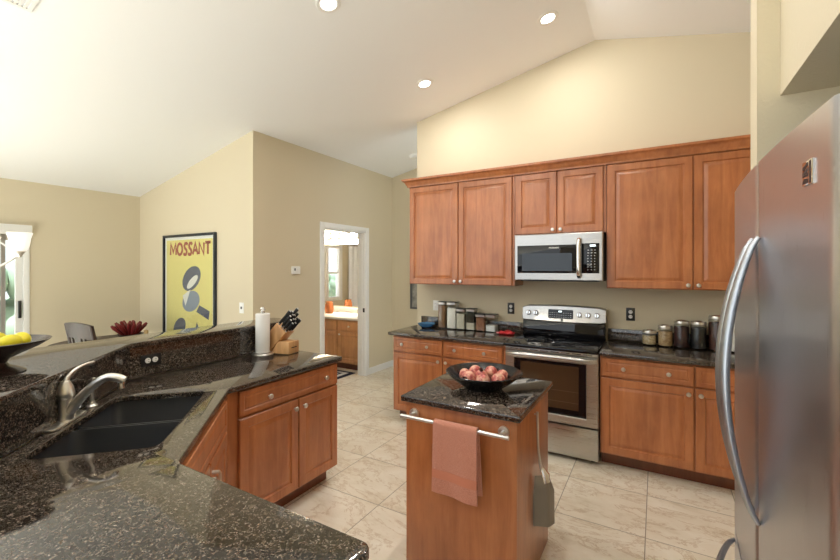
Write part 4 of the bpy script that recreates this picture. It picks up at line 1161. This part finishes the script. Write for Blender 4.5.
t = thing('dining_chair', 'dark wooden dining chair with a splat back at the dining table', 'chair', (-4.185, 1.79, 0), 0.06)   # sits towards +y, back at -y
obj('seat', MB().prism(rounded([(-0.22, -0.20), (0.22, -0.20), (0.235, 0.22), (-0.235, 0.22)], 0.04), 0.44, 0.475, bev=0.008), M['darkwood'], t)
for x in (-0.20, 0.20):
    obj('leg', MB().tube([(x, 0.19, 0), (x, 0.19, 0.44)], [0.016, 0.02], 10), M['darkwood'], t)
    obj('leg', MB().tube([(x, -0.26, 0), (x, -0.20, 0.30), (x, -0.195, 0.48), (x, -0.225, 0.78), (x, -0.285, 1.10)], [0.017, 0.02, 0.021, 0.019, 0.016], 10), M['darkwood'], t)
bb = MB()
def arcbar(z0, z1, y0, y1):
    b2 = bmesh.new(); g = []
    for i in range(11):
        u = -1+0.2*i; x = u*0.205; by_ = -0.018*(1-u*u)
        g.append([b2.verts.new(q) for q in ((x, y0+by_-0.011, z0), (x, y0+by_+0.011, z0), (x, y1+by_+0.011, z1+0.015*(1-u*u)), (x, y1+by_-0.011, z1+0.015*(1-u*u)))])
    for p_, q_ in zip(g, g[1:]):
        for k in range(4): b2.faces.new((p_[k], p_[(k+1) % 4], q_[(k+1) % 4], q_[k]))
    b2.faces.new(g[0]); b2.faces.new(g[-1])
    return MB().join(b2)
obj('top_rail', arcbar(0.985, 1.105, -0.262, -0.288), M['darkwood'], t)
obj('lower_rail', arcbar(0.56, 0.60, -0.206, -0.21), M['darkwood'], t)
for x, wd in ((0.0, 0.05), (-0.10, 0.012), (0.10, 0.012)):
    sx0 = MB().prism([(x-wd, 0.595), (x+wd, 0.595), (x+wd*0.7, 0.78), (x+wd, 0.995), (x-wd, 0.995), (x-wd*0.7, 0.78)], -0.006, 0.006, 'y', mtx=Matrix.Translation((0, -0.226, 0.6)) @ Matrix.Rotation(0.155, 4, 'X') @ Matrix.Translation((0, 0, -0.6)))
    obj('splat', sx0, M['darkwood'], t)

# chandelier over the dining side of the bar
cc = Vector((-3.812, 0.794, 0))
zc = zl(cc.x)
t = thing('chandelier', 'nickel chandelier with white glass shades at the left edge', 'chandelier', (cc.x, cc.y, zc))
obj('canopy', MB().lathe([(0, -0.045), (0.02, -0.045), (0.055, -0.02), (0.065, 0.012), (0, 0.012)], 32), M['nickel'], t)
obj('stem', MB().cyl((0, 0, -0.04), (0, 0, 1.95-zc), 0.007, 12), M['nickel'], t)
obj('hub', MB().lathe([(0, 1.50), (0.012, 1.51), (0.02, 1.54), (0.012, 1.57), (0.03, 1.60), (0.04, 1.66), (0.025, 1.74), (0.012, 1.82), (0.02, 1.90), (0.01, 1.97), (0, 1.97)], 24, Matrix.Translation((0, 0, -zc))), M['nickel'], t)
for i in range(3):
    a = 0.5262 + 2*PI*i/3
    ca, sa = math.cos(a), math.sin(a)
    P = lambda r, z: (r*ca, r*sa, z-zc)
    arm = smooth_curve([P(0.03, 1.62), P(0.12, 1.575), P(0.22, 1.59), P(0.30, 1.635), P(0.34, 1.660)], 6)
    ao = obj('arm', MB().tube(arm, 0.0075, 10).lathe([(0, 1.640), (0.009, 1.644), (0.012, 1.655), (0.022, 1.668), (0.030, 1.680), (0, 1.680)], 20, Matrix.Translation((0.34*ca, 0.34*sa, -zc)))
             .tube(smooth_curve([P(0.035, 1.78), P(0.12, 1.80), P(0.21, 1.74), P(0.33, 1.668)], 6), 0.005, 10), M['nickel'], t)
    obj('shade', MB().lathe([(0.026, 1.680), (0.040, 1.695), (0.048, 1.725), (0.053, 1.765), (0.063, 1.798), (0.060, 1.798), (0.049, 1.765), (0.044, 1.728), (0.036, 1.700), (0.022, 1.686)], 32, Matrix.Translation((0.34*ca, 0.34*sa, -zc))), M['shade'], ao)

# ================================================================== BATHROOM
t = thing('bathroom_vanity', 'oak bathroom vanity seen through the doorway', 'vanity', (-5.20, 4.85, 0))
obj('body', MB().box((0, 0.021, 0.10), (1.36, 0.575, 0.775)), M['oak'], t)
obj('toe_kick', MB().box((0, 0.09, 0), (1.36, 0.575, 0.10)), M['toe'], t)
front('drawer', 0.52, 0.875, 0.610, 0.755, t, 'oak', flat=True)
front('drawer', 0.905, 1.345, 0.610, 0.755, t, 'oak', [(1.13, 0.68)], flat=True)
front('drawer', 0.02, 0.49, 0.610, 0.755, t, 'oak', flat=True)
for x0, x1, kx in ((0.02, 0.49, 0.46), (0.52, 0.875, 0.55), (0.905, 1.345, 0.945)):
    front('door', x0, x1, 0.125, 0.590, t, 'oak', [(kx, 0.55)])
tp = obj('basin_top', MB().box((-0.01, -0.025, 0.776), (1.38, 0.597, 0.812), 0.008).box((-0.01, 0.578, 0.812), (1.38, 0.597, 0.905), 0.004), M['cultured'], t)
obj('faucet', MB().lathe([(0, 0.812), (0.03, 0.812), (0.026, 0.82), (0.016, 0.84), (0.014, 0.88), (0, 0.885)], 20, Matrix.Translation((1.12, 0.50, 0)))
    .tube(smooth_curve([(1.12, 0.50, 0.87), (1.12, 0.45, 0.905), (1.12, 0.40, 0.895), (1.12, 0.385, 0.875)], 5), 0.011, 10)
    .tube([(1.12, 0.50, 0.885), (1.17, 0.49, 0.93)], [0.009, 0.006], 8), M['chrome'], t)
t = thing('vase', 'amber glass vase on the bathroom vanity', 'vase', (-4.80, 5.20, 0.812))
obj('vase_body', MB().lathe([(0, 0), (0.055, 0), (0.07, 0.02), (0.076, 0.08), (0.066, 0.15), (0.056, 0.18), (0.060, 0.20), (0.055, 0.20), (0.050, 0.18), (0.06, 0.15), (0.07, 0.08), (0, 0.01)], 32), M['amber'], t)
t = thing('wall_mirror', 'large frameless mirror above the bathroom vanity', 'mirror', (-5.2, YH, 0.92))
obj('glass', MB().box((0, -0.006, 0), (1.38, 0, 1.07)), M['mirror'], t)
t = thing('vanity_light', 'lit vanity light bar above the bathroom mirror', 'light fixture', (-4.5, YH, 2.14))
obj('back_plate', MB().box((-0.6, -0.03, -0.055), (0.60, 0, 0.055), 0.004), M['chrome'], t)
for i in range(6):
    x = -0.5+0.2*i
    obj('bulb', MB().cyl((x, -0.03, 0), (x, -0.05, 0), 0.02).sphere((x, -0.09, 0), 0.05), M['bulb'], t)
L = bpy.data.lights.new('vanity_glow', 'AREA'); L.shape = 'RECTANGLE'; L.size = 1.1; L.size_y = 0.08; L.energy = 110; L.color = (1, 0.9, 0.75)
lo = bpy.data.objects.new('vanity_glow', L); C.objects.link(lo); lo.parent = t; lo.location = (0, -0.16, 0); lo.rotation_euler = (math.radians(65), 0, 0)
t = thing('shower_curtain', 'white shower curtain reflected in the bathroom mirror', 'curtain', (-5.80, 3.3, 2.08))
obj('rod', MB().cyl((0, -0.34, 0), (0, 0.74, 0), 0.012, 12), M['chrome'], t)
bb = bmesh.new(); g = []
for i in range(61):
    y = -0.30+1.02*i/60; xo = 0.03*math.sin(i*0.75)
    g.append([bb.verts.new(q) for q in ((xo, y, -1.98), (xo*0.6, y, -0.02), (xo*0.6+0.004, y, -0.02), (xo+0.004, y, -1.98))])
for p_, q_ in zip(g, g[1:]):
    for k in range(4): bb.faces.new((p_[k], p_[(k+1) % 4], q_[(k+1) % 4], q_[k]))
bb.faces.new(g[0]); bb.faces.new(g[-1])
obj('cloth', MB().join(bb), M['curtain'], t)
t = thing('bath_rug', 'navy-bordered white rug on the bathroom floor', 'rug', (-4.32, 4.52, 0))
obj('border', MB().box((-0.42, -0.27, 0.0), (0.42, 0.27, 0.010), 0.004), M['navy'], t)
fd = MB().box((-0.35, -0.20, 0.010), (0.35, 0.20, 0.013), 0.001)
obj('field', fd, M['rugwhite'], t)
obj('stripe', MB().box((-0.28, -0.14, 0.013), (0.28, 0.14, 0.0145)), M['navy'], t)
obj('inner_field', MB().box((-0.24, -0.10, 0.0145), (0.24, 0.10, 0.016)), M['rugwhite'], t)
